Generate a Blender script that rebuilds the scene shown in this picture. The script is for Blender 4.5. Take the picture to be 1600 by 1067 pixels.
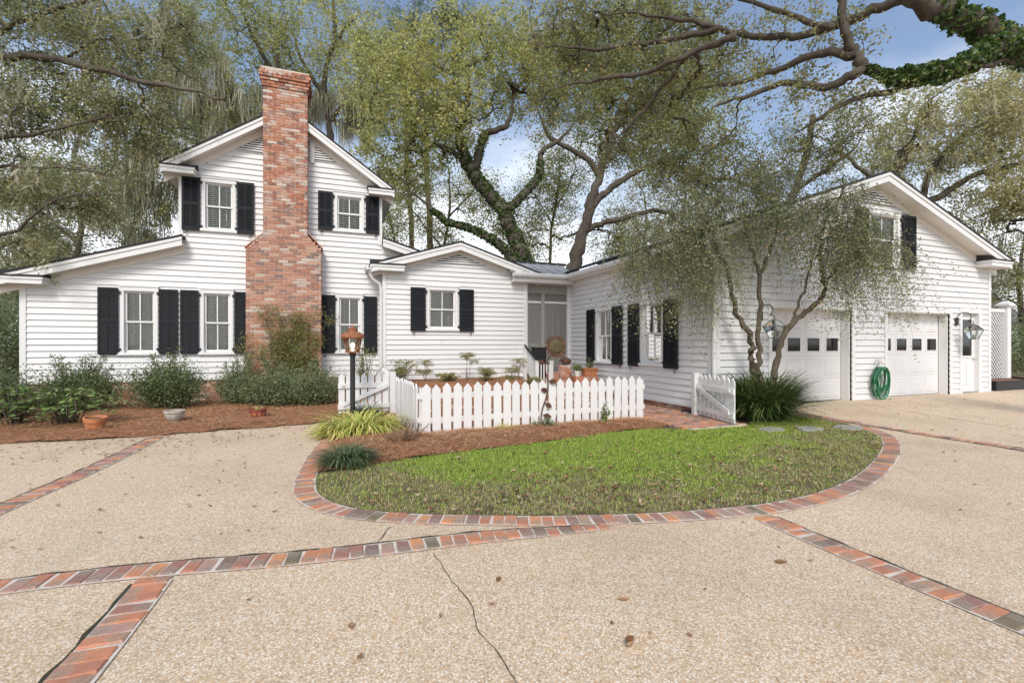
import bpy, math, random
import numpy as np
from mathutils import Vector

for o in list(bpy.data.objects): bpy.data.objects.remove(o)
scene = bpy.context.scene
COL = scene.collection
R = math.radians
random.seed(7)

# ------------------------------------------------------------------ camera, sky, sun, exposure
cam_d = bpy.data.cameras.new('camera'); cam = bpy.data.objects.new('camera', cam_d); COL.objects.link(cam)
cam.location = (0, 0, 1.45); cam.rotation_euler = (R(90), 0, R(-20.9))
cam_d.sensor_width = 36; cam_d.lens = 735/1600*36; cam_d.shift_y = 3.5/1600
cam_d.clip_start = .05; cam_d.clip_end = 2000
scene.camera = cam

SUN_EL, SUN_AZ = 43, 203          # azimuth clockwise from +Y: the sun stands behind the camera, a little to the left
world = bpy.data.worlds.new('World'); scene.world = world; world.use_nodes = True
wn = world.node_tree.nodes; wl = world.node_tree.links; wn.clear()
w_out = wn.new('ShaderNodeOutputWorld'); w_bg = wn.new('ShaderNodeBackground'); sky = wn.new('ShaderNodeTexSky')
sky.sky_type = 'NISHITA'; sky.sun_disc = False
sky.sun_elevation = R(SUN_EL); sky.sun_rotation = R(SUN_AZ)
sky.air_density = 1.0; sky.dust_density = 1.5; sky.ozone_density = 1.2
# broken thin cloud, thicker towards the horizon, the same all round
tc = wn.new('ShaderNodeTexCoord'); sep = wn.new('ShaderNodeSeparateXYZ'); wl.new(tc.outputs['Generated'], sep.inputs[0])
mp = wn.new('ShaderNodeMapping'); mp.inputs['Scale'].default_value = (1.0, 1.0, 2.6); wl.new(tc.outputs['Generated'], mp.inputs[0])
cn = wn.new('ShaderNodeTexNoise'); cn.inputs['Scale'].default_value = 2.6; cn.inputs['Detail'].default_value = 7; cn.inputs['Roughness'].default_value = .58
wl.new(mp.outputs[0], cn.inputs['Vector'])
mr = wn.new('ShaderNodeMapRange'); mr.inputs['From Min'].default_value = .05; mr.inputs['From Max'].default_value = .46
mr.inputs['To Min'].default_value = .62; mr.inputs['To Max'].default_value = -.17; wl.new(sep.outputs['Z'], mr.inputs['Value'])
ad = wn.new('ShaderNodeMath'); ad.operation = 'ADD'; wl.new(cn.outputs['Fac'], ad.inputs[0]); wl.new(mr.outputs[0], ad.inputs[1])
cr = wn.new('ShaderNodeMapRange'); cr.interpolation_type = 'SMOOTHSTEP'; cr.inputs['From Min'].default_value = .36; cr.inputs['From Max'].default_value = .86
cr.inputs['To Min'].default_value = .05; cr.inputs['To Max'].default_value = .93; wl.new(ad.outputs[0], cr.inputs['Value'])
mx = wn.new('ShaderNodeMix'); mx.data_type = 'RGBA'; wl.new(cr.outputs[0], mx.inputs[0]); wl.new(sky.outputs[0], mx.inputs[6])
mx.inputs[7].default_value = (7.0, 7.15, 7.4, 1)
wl.new(mx.outputs[2], w_bg.inputs['Color']); w_bg.inputs['Strength'].default_value = .15
wl.new(w_bg.outputs[0], w_out.inputs['Surface'])

sun_d = bpy.data.lights.new('sun', 'SUN'); sun_d.energy = 2.1; sun_d.angle = R(18); sun_d.color = (1, .95, .87)
sun = bpy.data.objects.new('sun', sun_d); COL.objects.link(sun)
sdir = Vector((math.sin(R(SUN_AZ))*math.cos(R(SUN_EL)), math.cos(R(SUN_AZ))*math.cos(R(SUN_EL)), math.sin(R(SUN_EL))))
sun.rotation_euler = sdir.to_track_quat('Z', 'Y').to_euler(); sun.location = (-5, -10, 20)
vs = scene.view_settings; vs.view_transform = 'Standard'; vs.look = 'None'; vs.gamma = 1; vs.exposure = .31; vs.use_curve_mapping = False

cy = scene.cycles; cy.max_bounces = 6; cy.diffuse_bounces = 3; cy.glossy_bounces = 3; cy.transmission_bounces = 4; cy.transparent_max_bounces = 10

# ------------------------------------------------------------------ helpers
OFF = {}
def reg(o, name, parent, L):
    COL.objects.link(o)
    if parent is not None:
        o.parent = parent; OFF[o] = OFF[parent]
    else:
        OFF[o] = np.array(L, float)
    return o
def thing(name, label, cat, loc=(0,0,0), group=None):
    o = bpy.data.objects.new(name, None); o.location = loc; o.empty_display_size = .2
    reg(o, name, None, loc); tag(o, label, cat, group); return o
def tag(o, label=None, cat=None, group=None, kind=None):
    if label: o['label'] = label
    if cat: o['category'] = cat
    if group: o['group'] = group
    if kind: o['kind'] = kind
    return o
def np_mesh(name, V, Fq, smooth=False):
    V = np.asarray(V, np.float32); Fq = np.asarray(Fq, np.int32); k = Fq.shape[1]
    me = bpy.data.meshes.new(name); me.vertices.add(len(V)); me.vertices.foreach_set('co', V.ravel())
    me.loops.add(Fq.size); me.loops.foreach_set('vertex_index', Fq.ravel())
    me.polygons.add(len(Fq)); me.polygons.foreach_set('loop_start', np.arange(0, Fq.size, k, dtype=np.int32))
    if smooth: me.polygons.foreach_set('use_smooth', np.ones(len(Fq), bool))
    me.update(calc_edges=True); return me
def np_obj(name, V, Fq, m, parent=None, smooth=False, loc=(0,0,0)):
    L = OFF[parent] if parent is not None else np.array(loc, float)
    me = np_mesh(name, np.asarray(V)-L, Fq, smooth); me.materials.append(m)
    o = bpy.data.objects.new(name, me)
    if parent is None: o.location = loc
    return reg(o, name, parent, loc)
class MB:
    def __init__(s): s.v = []; s.f = []
    def hexa(s, p):          # p: 8 points, bottom 0-3 in order, top 4-7
        n = len(s.v); s.v += [tuple(q) for q in p]
        s.f += [tuple(n+i for i in q) for q in ((3,2,1,0),(4,5,6,7),(0,1,5,4),(1,2,6,5),(2,3,7,6),(3,0,4,7))]; return s
    def box(s, x0, x1, y0, y1, z0, z1):
        return s.hexa([(x0,y0,z0),(x1,y0,z0),(x1,y1,z0),(x0,y1,z0),(x0,y0,z1),(x1,y0,z1),(x1,y1,z1),(x0,y1,z1)])
    def prism(s, a, b):      # a, b: two equal rings of points
        n = len(s.v); k = len(a); s.v += [tuple(q) for q in a]+[tuple(q) for q in b]
        s.f += [tuple(range(n+k-1, n-1, -1)), tuple(range(n+k, n+2*k))]
        s.f += [(n+i, n+(i+1)%k, n+k+(i+1)%k, n+k+i) for i in range(k)]; return s
    def tube(s, pts, rad, n=8, cap=True):
        P = [Vector(p) for p in pts]; m = len(P); b = len(s.v)
        if not hasattr(rad, '__len__'): rad = [rad]*m
        ref = Vector((0,0,1)) if abs((P[-1]-P[0]).normalized().z) < .9 else Vector((1,0,0))
        for i in range(m):
            t = (P[min(i+1,m-1)]-P[max(i-1,0)]).normalized(); x = t.cross(ref)
            if x.length < 1e-4: x = t.orthogonal()
            x.normalize(); y = t.cross(x)
            for k in range(n):
                a = 2*math.pi*k/n; s.v.append(tuple(P[i]+(x*math.cos(a)+y*math.sin(a))*rad[i]))
        for i in range(m-1):
            for k in range(n): s.f.append((b+i*n+k, b+i*n+(k+1)%n, b+(i+1)*n+(k+1)%n, b+(i+1)*n+k))
        if cap: s.f += [tuple(b+k for k in range(n-1,-1,-1)), tuple(b+(m-1)*n+k for k in range(n))]
        return s
    def lathe(s, c, prof, n=20, a0=0):   # prof: (r, z)
        b = len(s.v)
        for r, z in prof:
            for k in range(n):
                a = 2*math.pi*k/n+a0; s.v.append((c[0]+r*math.cos(a), c[1]+r*math.sin(a), c[2]+z))
        for i in range(len(prof)-1):
            for k in range(n): s.f.append((b+i*n+k, b+i*n+(k+1)%n, b+(i+1)*n+(k+1)%n, b+(i+1)*n+k))
        s.f += [tuple(b+k for k in range(n-1,-1,-1)), tuple(b+(len(prof)-1)*n+k for k in range(n))]; return s
    def poly(s, pts):
        n = len(s.v); s.v += [tuple(p) for p in pts]; s.f.append(tuple(range(n, n+len(pts)))); return s
    def build(s, name, m, parent=None, smooth=False, loc=(0,0,0), bevel=0):
        L = OFF[parent] if parent is not None else np.array(loc, float)
        me = bpy.data.meshes.new(name); me.from_pydata([tuple(np.array(p)-L) for p in s.v], [], s.f); me.materials.append(m)
        if smooth:
            me.polygons.foreach_set('use_smooth', [True]*len(me.polygons)); me.set_sharp_from_angle(angle=R(40))
        me.update(); o = bpy.data.objects.new(name, me)
        if parent is None: o.location = loc
        if bevel:
            md = o.modifiers.new('bevel', 'BEVEL'); md.width = bevel; md.segments = 2; md.limit_method = 'ANGLE'
        return reg(o, name, parent, loc)
def bx(name, m, parent, x0, x1, y0, y1, z0, z1, bevel=0):
    return MB().box(min(x0,x1), max(x0,x1), min(y0,y1), max(y0,y1), min(z0,z1), max(z0,z1)).build(name, m, parent, bevel=bevel)
def place(name, mesh, parent, loc, rot=(0,0,0), scale=(1,1,1)):       # a piece that shares mesh data
    o = bpy.data.objects.new(name, mesh); L = OFF[parent]
    o.location = tuple(np.array(loc)-L); o.rotation_euler = rot; o.scale = scale
    COL.objects.link(o); o.parent = parent; OFF[o] = OFF[parent]; return o

# ------------------------------------------------------------------ materials
def new_mat(name):
    m = bpy.data.materials.new(name); m.use_nodes = True; nt = m.node_tree
    return m, nt, nt.nodes['Principled BSDF']
def nd(nt, typ, **kw):
    n = nt.nodes.new('ShaderNode'+typ)
    for k, v in kw.items():
        if k in n.inputs: n.inputs[k].default_value = v
        else: setattr(n, k, v)
    return n
def ramp(nt, stops, src, interp='LINEAR'):
    r = nt.nodes.new('ShaderNodeValToRGB'); r.color_ramp.interpolation = interp; e = r.color_ramp.elements
    while len(e) > 1: e.remove(e[-1])
    for i, (p, c) in enumerate(stops):
        el = e[0] if i == 0 else e.new(p)
        el.position = p; el.color = (*c, 1)
    nt.links.new(src, r.inputs[0]); return r.outputs[0]
def noise(nt, scale, detail=4, rough=.55, vec=None, stretch=None):
    tc = nt.nodes.new('ShaderNodeTexCoord'); n = nd(nt, 'TexNoise'); n.inputs['Scale'].default_value = scale
    n.inputs['Detail'].default_value = detail; n.inputs['Roughness'].default_value = rough
    src = tc.outputs['Object']
    if stretch:
        mpn = nt.nodes.new('ShaderNodeMapping'); mpn.inputs['Scale'].default_value = stretch; nt.links.new(src, mpn.inputs[0]); src = mpn.outputs[0]
    nt.links.new(src, n.inputs['Vector']); return n.outputs['Fac']
def mixc(nt, fac, a, b, blend='MIX'):
    m = nd(nt, 'Mix', data_type='RGBA', blend_type=blend)
    for s, x in ((0, fac), (6, a), (7, b)):
        if hasattr(x, 'is_output'): nt.links.new(x, m.inputs[s])
        else: m.inputs[s].default_value = x if s == 0 else (*x, 1)
    return m.outputs[2]
def bump(nt, p, h, strength=.3, dist=.01):
    b = nd(nt, 'Bump'); b.inputs['Strength'].default_value = strength; b.inputs['Distance'].default_value = dist
    nt.links.new(h, b.inputs['Height']); nt.links.new(b.outputs[0], p.inputs['Normal'])
def rnd(nt):        # one number per object and per loose piece of a mesh
    oi = nt.nodes.new('ShaderNodeObjectInfo'); g = nt.nodes.new('ShaderNodeNewGeometry')
    a = nd(nt, 'Math', operation='MULTIPLY_ADD'); nt.links.new(oi.outputs['Random'], a.inputs[0]); a.inputs[1].default_value = 7.31
    nt.links.new(g.outputs['Random Per Island'], a.inputs[2])
    f = nd(nt, 'Math', operation='FRACT'); nt.links.new(a.outputs[0], f.inputs[0]); return f.outputs[0]
def flat(name, c, rough=.6, var=.12, scale=6, metal=0, bmp=0, bscale=60, spec=.5):
    m, nt, p = new_mat(name); n = noise(nt, scale, 5, .6)
    lo = tuple(x*(1-var) for x in c); hi = tuple(min(1, x*(1+var)) for x in c)
    nt.links.new(ramp(nt, [(.3, lo), (.7, hi)], n), p.inputs['Base Color'])
    p.inputs['Roughness'].default_value = rough; p.inputs['Metallic'].default_value = metal; p.inputs['Specular IOR Level'].default_value = spec
    if bmp: bump(nt, p, noise(nt, bscale, 3), bmp, .004)
    return m
M = {}
# white paint on wood: faint weathering, streaks, slight difference from board to board
def paint(name, c, streak=.06):
    m, nt, p = new_mat(name)
    a = ramp(nt, [(.3, tuple(x*(1-streak) for x in c)), (.65, c)], noise(nt, 2.2, 6, .65, stretch=(1, 1, 4)))
    b = mixc(nt, .5, a, ramp(nt, [(0, tuple(x*.95 for x in c)), (1, c)], rnd(nt)))
    sp = ramp(nt, [(.60, (1,1,1)), (.74, (.74,.72,.66))], noise(nt, 15, 6, .75))
    nt.links.new(mixc(nt, .6, b, mixc(nt, 1, b, sp, 'MULTIPLY')), p.inputs['Base Color'])
    p.inputs['Roughness'].default_value = .5; bump(nt, p, noise(nt, 45, 4, .6, stretch=(.25, .25, 1)), .12, .004); return m
M['siding'] = paint('white_siding_paint', (.71,.71,.705)); M['trim'] = paint('white_trim_paint', (.74,.74,.73), .04)
M['picket'] = paint('white_picket_paint', (.73,.73,.72), .10); M['soffit'] = paint('soffit_paint', (.76,.73,.68), .05)
M['door'] = paint('white_door_paint', (.73,.73,.73), .03)
M['black'] = flat('black_shutter_paint', (.012,.0145,.018), .6, .2, spec=.25); M['iron'] = flat('black_iron', (.016,.016,.017), .5, .2)
M['roof'] = flat('dark_shingle', (.022,.023,.026), .85, .3, 9, bmp=.4, bscale=30)
M['metal_roof'] = flat('galvanised_roof', (.42,.44,.47), .42, .12, 3, metal=.35)
M['dark'] = flat('unlit_interior_black', (.03,.028,.025), .9); M['porch_grey'] = flat('porch_wood', (.33,.32,.29), .7, .1)  # near-black paints in the unlit depth behind panes and louvers; porch wood is grey
M['blind'] = flat('blind_slat', (.80,.77,.68), .55, .06)
def brick_mat(name, stops, white=.35, dirt=None):
    m, nt, p = new_mat(name); r = rnd(nt); c = ramp(nt, stops, r, 'CONSTANT')
    c = mixc(nt, .45, c, ramp(nt, [(.3, (.45,.42,.40)), (.7, (1.25,1.2,1.15))], noise(nt, 14, 5, .65)), 'MULTIPLY') 
    w = ramp(nt, [(.50, (0,0,0)), (.68, (white,)*3)], noise(nt, 3.1, 6, .72))
    c = mixc(nt, w, c, (.55,.49,.44))
    if dirt: c = mixc(nt, ramp(nt, [(.50, (0,0,0)), (.68, (.72,)*3)], noise(nt, 5, 5, .7)), c, dirt)
    nt.links.new(c, p.inputs['Base Color']); p.inputs['Roughness'].default_value = .88
    bump(nt, p, noise(nt, 70, 5, .65), .5, .006); return m
M['brick'] = brick_mat('old_wall_brick', [(0,(.40,.15,.085)),(.14,(.48,.21,.12)),(.27,(.31,.13,.085)),(.38,(.50,.25,.155)),(.50,(.38,.17,.115)),(.60,(.25,.135,.10)),(.69,(.54,.31,.21)),(.77,(.43,.18,.10)),(.85,(.52,.42,.35)),(.92,(.20,.125,.105)),(.96,(.60,.50,.43))], .9)
M['paver'] = brick_mat('paving_brick', [(0,(.47,.21,.135)),(.14,(.56,.26,.155)),(.27,(.37,.19,.145)),(.38,(.54,.24,.135)),(.50,(.31,.18,.145)),(.60,(.62,.30,.15)),(.70,(.45,.28,.225)),(.78,(.24,.165,.135)),(.85,(.45,.29,.195)),(.90,(.21,.17,.11)),(.95,(.36,.215,.19))], .55, (.15,.13,.08))
M['mortar'] = flat('mortar', (.60,.54,.47), .92, .2, 12, bmp=.4); M['joint_soil'] = flat('mossy_joint', (.045,.042,.022), .95, .4, 20, bmp=.6)
# exposed aggregate concrete: a cell per pebble
m, nt, p = new_mat('exposed_aggregate'); tcn = nt.nodes.new('ShaderNodeTexCoord')
vo = nd(nt, 'TexVoronoi'); vo.inputs['Scale'].default_value = 108; nt.links.new(tcn.outputs['Object'], vo.inputs['Vector'])
sc = nt.nodes.new('ShaderNodeSeparateColor'); nt.links.new(vo.outputs['Color'], sc.inputs[0])
peb = ramp(nt, [(0,(.62,.49,.34)),(.18,(.80,.67,.52)),(.34,(.68,.54,.38)),(.48,(.88,.80,.69)),(.60,(.72,.52,.31)),(.70,(.58,.48,.38)),(.80,(.78,.67,.54)),(.88,(.45,.31,.20)),(.94,(.90,.85,.78))], sc.outputs[0], 'CONSTANT')
gap = ramp(nt, [(.30,(1,1,1)),(.62,(.72,.69,.64))], vo.outputs['Distance'])
c = mixc(nt, .1, mixc(nt, 1, peb, gap, 'MULTIPLY'), (.66,.575,.47))
c = mixc(nt, 1, c, ramp(nt, [(.25,(.80,.77,.73)),(.5,(1,.985,.965)),(.8,(1.08,1.06,1.03))], noise(nt, .55, 7, .62)), 'MULTIPLY')
c = mixc(nt, 1, c, (1,.978,.945), 'MULTIPLY')
c = mixc(nt, ramp(nt, [(.60,(0,0,0)),(.74,(.5,)*3)], noise(nt, 1.9, 7, .7)), c, (.27,.20,.13))
c = mixc(nt, ramp(nt, [(.55,(0,0,0)),(.75,(.30,)*3)], noise(nt, .8, 6, .6, stretch=(1.6,.5,1))), c, (.36,.30,.22))
nt.links.new(c, p.inputs['Base Color']); p.inputs['Roughness'].default_value = .82
bump(nt, p, vo.outputs['Distance'], -.5, .006); M['concrete'] = m
M['soil'] = flat('bare_soil', (.10,.075,.045), .95, .4, 7, bmp=.7, bscale=40)
M['forest_floor'] = flat('leaf_litter_ground', (.12,.095,.05), .95, .4, 1.5, bmp=.6, bscale=12)
M['mulch'] = flat('pine_straw_bed', (.27,.125,.06), .95, .5, 11, bmp=.9, bscale=55)
def island_mat(name, stops, rough=.7, trans=0, patch=None, pscale=.6, spec=.3):
    m, nt, p = new_mat(name); c = ramp(nt, stops, rnd(nt))
    if patch: c = mixc(nt, ramp(nt, [(.38,(0,0,0)),(.66,(.75,)*3)], noise(nt, pscale, 3)), c, patch)
    nt.links.new(c, p.inputs['Base Color']); p.inputs['Roughness'].default_value = rough; p.inputs['Specular IOR Level'].default_value = spec
    if trans:
        # light through the leaf comes on top of the light off it (their sum stays well below one)
        t = nd(nt, 'BsdfTranslucent'); nt.links.new(mixc(nt, 1, c, (trans, trans, trans*.8), 'MULTIPLY'), t.inputs[0]); ms = nd(nt, 'AddShader')
        nt.links.new(p.outputs[0], ms.inputs[0]); nt.links.new(t.outputs[0], ms.inputs[1])
        nt.links.new(ms.outputs[0], nt.nodes['Material Output'].inputs[0])
    return m
M['straw'] = island_mat('pine_straw', [(0,(.30,.125,.055)),(.35,(.46,.21,.095)),(.7,(.58,.33,.17)),(1,(.76,.56,.37))], .8)
M['dead_leaf'] = island_mat('dead_leaf', [(0,(.13,.065,.035)),(.4,(.26,.14,.07)),(.75,(.36,.23,.13)),(1,(.52,.42,.29))], .7, .15)
M['leaf_oak'] = island_mat('live_oak_leaf', [(0,(0.096,0.126,0.050)),(.4,(0.168,0.198,0.078)),(.8,(0.258,0.270,0.108)),(1,(0.384,0.336,0.144))], .5, .85, (0.246,0.246,0.102), .35)
M['leaf_pale'] = island_mat('pale_oak_leaf', [(0,(0.132,0.161,0.063)),(.5,(0.236,0.253,0.101)),(1,(0.391,0.362,0.155))], .5, .85, (0.305,0.293,0.115), .3)
M['leaf_dark'] = island_mat('dark_oak_leaf', [(0,(0.072,0.094,0.041)),(.5,(0.138,0.156,0.066)),(.85,(0.210,0.204,0.086)),(1,(0.336,0.228,0.102))], .5, .8, (0.186,0.180,0.076), .5)
M['leaf_left'] = island_mat('left_oak_leaf', [(0,(0.096,0.132,0.070)),(.5,(0.174,0.204,0.106)),(.85,(0.258,0.246,0.132)),(1,(0.360,0.276,0.150))], .5, .85, (0.210,0.204,0.114), .45)
M['leaf_right'] = island_mat('right_oak_leaf', [(0,(0.138,0.154,0.077)),(.5,(0.242,0.242,0.119)),(1,(0.374,0.330,0.182))], .5, .85, (0.286,0.259,0.138), .3)
M['leaf_pine'] = island_mat('pine_needle', [(0,(.06,.09,.035)),(1,(.13,.16,.06))], .6, .6)
M['leaf_holly'] = island_mat('yaupon_leaf', [(0,(0.075,0.106,0.056)),(.5,(0.138,0.175,0.088)),(.9,(0.219,0.231,0.112)),(1,(0.400,0.225,0.119))], .45, .75, (0.175,0.181,0.088), .8)
M['leaf_shrub'] = island_mat('evergreen_shrub_leaf', [(0,(0.046,0.075,0.034)),(.5,(0.092,0.132,0.057)),(1,(0.172,0.201,0.086))], .4, .6, (0.115,0.138,0.063), 2)
M['leaf_gray'] = island_mat('greyish_shrub_leaf', [(0,(0.067,0.101,0.054)),(.5,(0.129,0.168,0.084)),(1,(0.224,0.235,0.118))], .5, .6, (0.146,0.168,0.081), 2.5)
M['leaf_bright'] = island_mat('bright_leaf', [(0,(0.072,0.144,0.036)),(.5,(0.144,0.228,0.060)),(1,(0.288,0.324,0.108))], .45, .3, (0.120,0.192,0.072), 3)
M['leaf_vine'] = island_mat('vine_leaf', [(0,(.08,.11,.035)),(.5,(.16,.185,.06)),(.88,(.24,.20,.075)),(1,(.34,.16,.08))], .5, .7)
M['leaf_nandina'] = island_mat('nandina_leaf', [(0,(.08,.12,.04)),(.45,(.17,.21,.075)),(.8,(.28,.25,.10)),(1,(.36,.12,.07))], .5, .6)
M['leaf_ivy'] = island_mat('ivy_leaf', [(0,(.02,.045,.014)),(.45,(.045,.085,.025)),(.8,(.085,.13,.035)),(1,(.17,.20,.06))], .4, .5)
M['blade_lily'] = island_mat('yellowing_lily_leaf', [(0,(.20,.26,.05)),(.4,(.36,.38,.09)),(.8,(.52,.47,.16)),(1,(.58,.45,.22))], .5, .35)
M['blade_dark'] = island_mat('dark_lily_turf', [(0,(0.039,0.070,0.031)),(.6,(0.084,0.119,0.056)),(1,(0.182,0.210,0.105))], .45, .25)
M['blade_grass'] = island_mat('ornamental_grass_blade', [(0,(0.033,0.065,0.019)),(.5,(0.072,0.117,0.033)),(.9,(0.130,0.182,0.058)),(1,(0.390,0.351,0.182))], .45, .3)
M['twig_brown'] = island_mat('dry_brown_stem', [(0,(.16,.10,.06)),(1,(.30,.20,.13))], .8)
M['lawn_blade'] = island_mat('lawn_blade', [(0,(0.115,0.190,0.025)),(.5,(0.196,0.293,0.037)),(.85,(0.310,0.380,0.063)),(1,(0.460,0.437,0.161))], .5, .7)
M['dry_blade'] = island_mat('dry_lawn_blade', [(0,(.19,.20,.06)),(.5,(.33,.28,.14)),(1,(.50,.43,.27))], .7, .25)
M['moss'] = island_mat('spanish_moss', [(0,(0.179,0.173,0.131)),(.5,(0.284,0.273,0.215)),(1,(0.399,0.378,0.299))], .9, .7)
def bark(name, c):
    m, nt, p = new_mat(name); n1 = noise(nt, 11, 8, .72, stretch=(1,1,.45)); n2 = noise(nt, 1.3, 5, .6)
    a = ramp(nt, [(.3, tuple(x*.45 for x in c)), (.65, c)], n1)
    a = mixc(nt, ramp(nt, [(.52,(0,0,0)),(.70,(.4,)*3)], n2), a, (.20,.20,.15)); nt.links.new(a, p.inputs['Base Color'])
    p.inputs['Roughness'].default_value = .95; bump(nt, p, n1, 1, .06); return m
M['bark'] = bark('live_oak_bark', (.115,.092,.07)); M['bark_pale'] = bark('pine_bark', (.24,.185,.14)); M['bark_holly'] = bark('yaupon_bark', (.145,.118,.08))
M['twig'] = flat('twig_bark', (.115,.09,.065), .9, .3)
# glass: clear pane with its mirror image
m, nt, p = new_mat('window_glass'); nt.nodes.remove(p); tr = nd(nt, 'BsdfTransparent'); tr.inputs[0].default_value = (.92,.95,.93,1)
gl = nd(nt, 'BsdfGlossy'); gl.inputs['Roughness'].default_value = .02; fr = nd(nt, 'Fresnel'); fr.inputs[0].default_value = 1.55
ms = nd(nt, 'MixShader'); nt.links.new(fr.outputs[0], ms.inputs[0]); nt.links.new(tr.outputs[0], ms.inputs[1]); nt.links.new(gl.outputs[0], ms.inputs[2])
nt.links.new(ms.outputs[0], nt.nodes['Material Output'].inputs[0]); M['glass'] = m
m, nt, p = new_mat('dark_glass'); p.inputs['Base Color'].default_value = (.012,.013,.012,1); p.inputs['Roughness'].default_value = .06; M['dark_glass'] = m
# insect screen: a fine mesh too small to see, part open, part grey wire
m, nt, p = new_mat('insect_screen'); p.inputs['Base Color'].default_value = (.36,.355,.34,1); p.inputs['Roughness'].default_value = .7
tr = nd(nt, 'BsdfTransparent'); ms = nd(nt, 'MixShader'); ms.inputs[0].default_value = .42
nt.links.new(tr.outputs[0], ms.inputs[1]); nt.links.new(p.outputs[0], ms.inputs[2]); nt.links.new(ms.outputs[0], nt.nodes['Material Output'].inputs[0]); M['screen'] = m
def rust(name, a, b):
    m, nt, p = new_mat(name); nt.links.new(ramp(nt, [(.35,a),(.65,b)], noise(nt, 22, 6, .7)), p.inputs['Base Color'])
    p.inputs['Roughness'].default_value = .8; p.inputs['Metallic'].default_value = .25; bump(nt, p, noise(nt, 90, 4), .4, .003); return m
M['rust'] = rust('rusty_iron', (.055,.033,.022), (.16,.075,.04)); M['copper'] = rust('weathered_copper', (.22,.085,.04), (.40,.17,.085))
M['seedhead'] = rust('flower_disc', (.055,.045,.022), (.13,.10,.045))
M['terracotta'] = flat('terracotta', (.47,.19,.085), .8, .22, 9, bmp=.2); M['stone'] = flat('cast_stone', (.40,.38,.33), .9, .25, 14, bmp=.5)
M['patina'] = rust('patina_metal', (.10,.11,.10), (.26,.27,.25))
M['red_glaze'] = flat('red_glaze', (.26,.07,.055), .45, .25, 12); M['white_pot'] = flat('white_ceramic', (.7,.7,.68), .5, .08)
M['hose'] = flat('green_hose', (.02,.21,.085), .35, .2, 12); M['hose_dark'] = flat('dark_green_hose', (.012,.09,.045), .4, .2)
M['pale_iron'] = flat('pale_iron', (.55,.53,.48), .6, .2); M['slate'] = flat('stepping_stone', (.30,.30,.27), .9, .25, 10, bmp=.4)
M['grey_roof'] = flat('neighbour_roof', (.2,.2,.21), .9, .15)
m, nt, p = new_mat('lamp_bulb'); p.inputs['Base Color'].default_value = (.9,.85,.7,1); p.inputs['Emission Color'].default_value = (1,.80,.50,1); p.inputs['Emission Strength'].default_value = 3; M['bulb'] = m

# ------------------------------------------------------------------ ground, driveway, beds, brick bands
rng = np.random.default_rng(11)
def gz(X, Y):
    return .145*np.clip((np.asarray(X)-7)/4, 0, 1)*np.clip((np.asarray(Y)-3)/4, 0, 1)
def inside(P, poly):
    x, y = P[:,0], P[:,1]; r = np.zeros(len(P), bool); n = len(poly)
    for i in range(n):
        (x1,y1), (x2,y2) = poly[i], poly[(i+1)%n]
        if y1 == y2: continue
        c = ((y1 > y) != (y2 > y)) & (x < (x2-x1)*(y-y1)/(y2-y1)+x1); r ^= c
    return r
def grid_sheet(name, m, x0, x1, y0, y1, step, zf, poly=None, kind='structure'):
    nx, ny = int(round((x1-x0)/step)), int(round((y1-y0)/step))
    X, Y = np.meshgrid(np.linspace(x0, x1, nx+1), np.linspace(y0, y1, ny+1)); V = np.stack([X.ravel(), Y.ravel(), zf(X.ravel(), Y.ravel())], 1)
    i, j = np.meshgrid(np.arange(nx), np.arange(ny)); a = (j*(nx+1)+i).ravel(); Fq = np.stack([a, a+1, a+nx+2, a+nx+1], 1)
    if poly is not None:
        c = V[Fq].mean(1)[:, :2]; Fq = Fq[inside(c, poly)]
        used = np.unique(Fq); mp_ = np.zeros(len(V), int); mp_[used] = np.arange(len(used)); V = V[used]; Fq = mp_[Fq]
    o = np_obj(name, V, Fq, m, smooth=True); tag(o, kind=kind); return o
def wob(x, y, s=1): return np.sin(x*2.1*s+1.3)*np.cos(y*1.7*s+.4)+.6*np.sin(x*4.7*s+y*3.1*s)+.4*np.cos(y*6.3*s-x*2.2*s)

g = MB().poly([(-400,-400,-.06),(400,-400,-.06),(400,400,-.06),(-400,400,-.06)]).build('ground', M['forest_floor']); tag(g, kind='structure')
drive = grid_sheet('driveway', M['concrete'], -16, 26, -6, 12, .25, lambda x, y: gz(x, y)+.0008*wob(x, y, .5))

RING = [(.12,9.75),(.03,8.6),(-.06,7.6),(-.2,6.6),(-.27,5.6),(-.27,5.1),(-.2,4.75),(-.05,4.45),(.2,4.18),(.55,3.96),(.9,3.79),(1.3,3.62),(1.75,3.44),(2.25,3.29),(2.7,3.18),(3.2,3.09),(3.6,3.05),(4.0,3.05),(4.55,3.12),(5.35,3.34),(6.3,3.74),(7.25,4.20),(7.88,4.60),(8.25,5.0),(8.47,5.5),(8.52,6.1),(8.52,6.9)]
def resample(path, step):
    P = np.array(path, float)
    for _ in range(2):      # corner cutting keeps the sweep smooth
        Q = [P[0]]
        for a, b in zip(P[:-1], P[1:]): Q += [a*.75+b*.25, a*.25+b*.75]
        P = np.array(Q+[P[-1]])
    d = np.r_[0, np.cumsum(np.linalg.norm(np.diff(P, axis=0), axis=1))]; n = int(d[-1]/step); s = (np.arange(n)+.5)*step
    Q = np.stack([np.interp(s, d, P[:,0]), np.interp(s, d, P[:,1])], 1)
    T = np.stack([np.interp(s+.05, d, P[:,0])-np.interp(s-.05, d, P[:,0]), np.interp(s+.05, d, P[:,1])-np.interp(s-.05, d, P[:,1])], 1)
    T /= np.linalg.norm(T, axis=1)[:, None]; return Q, T
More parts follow.
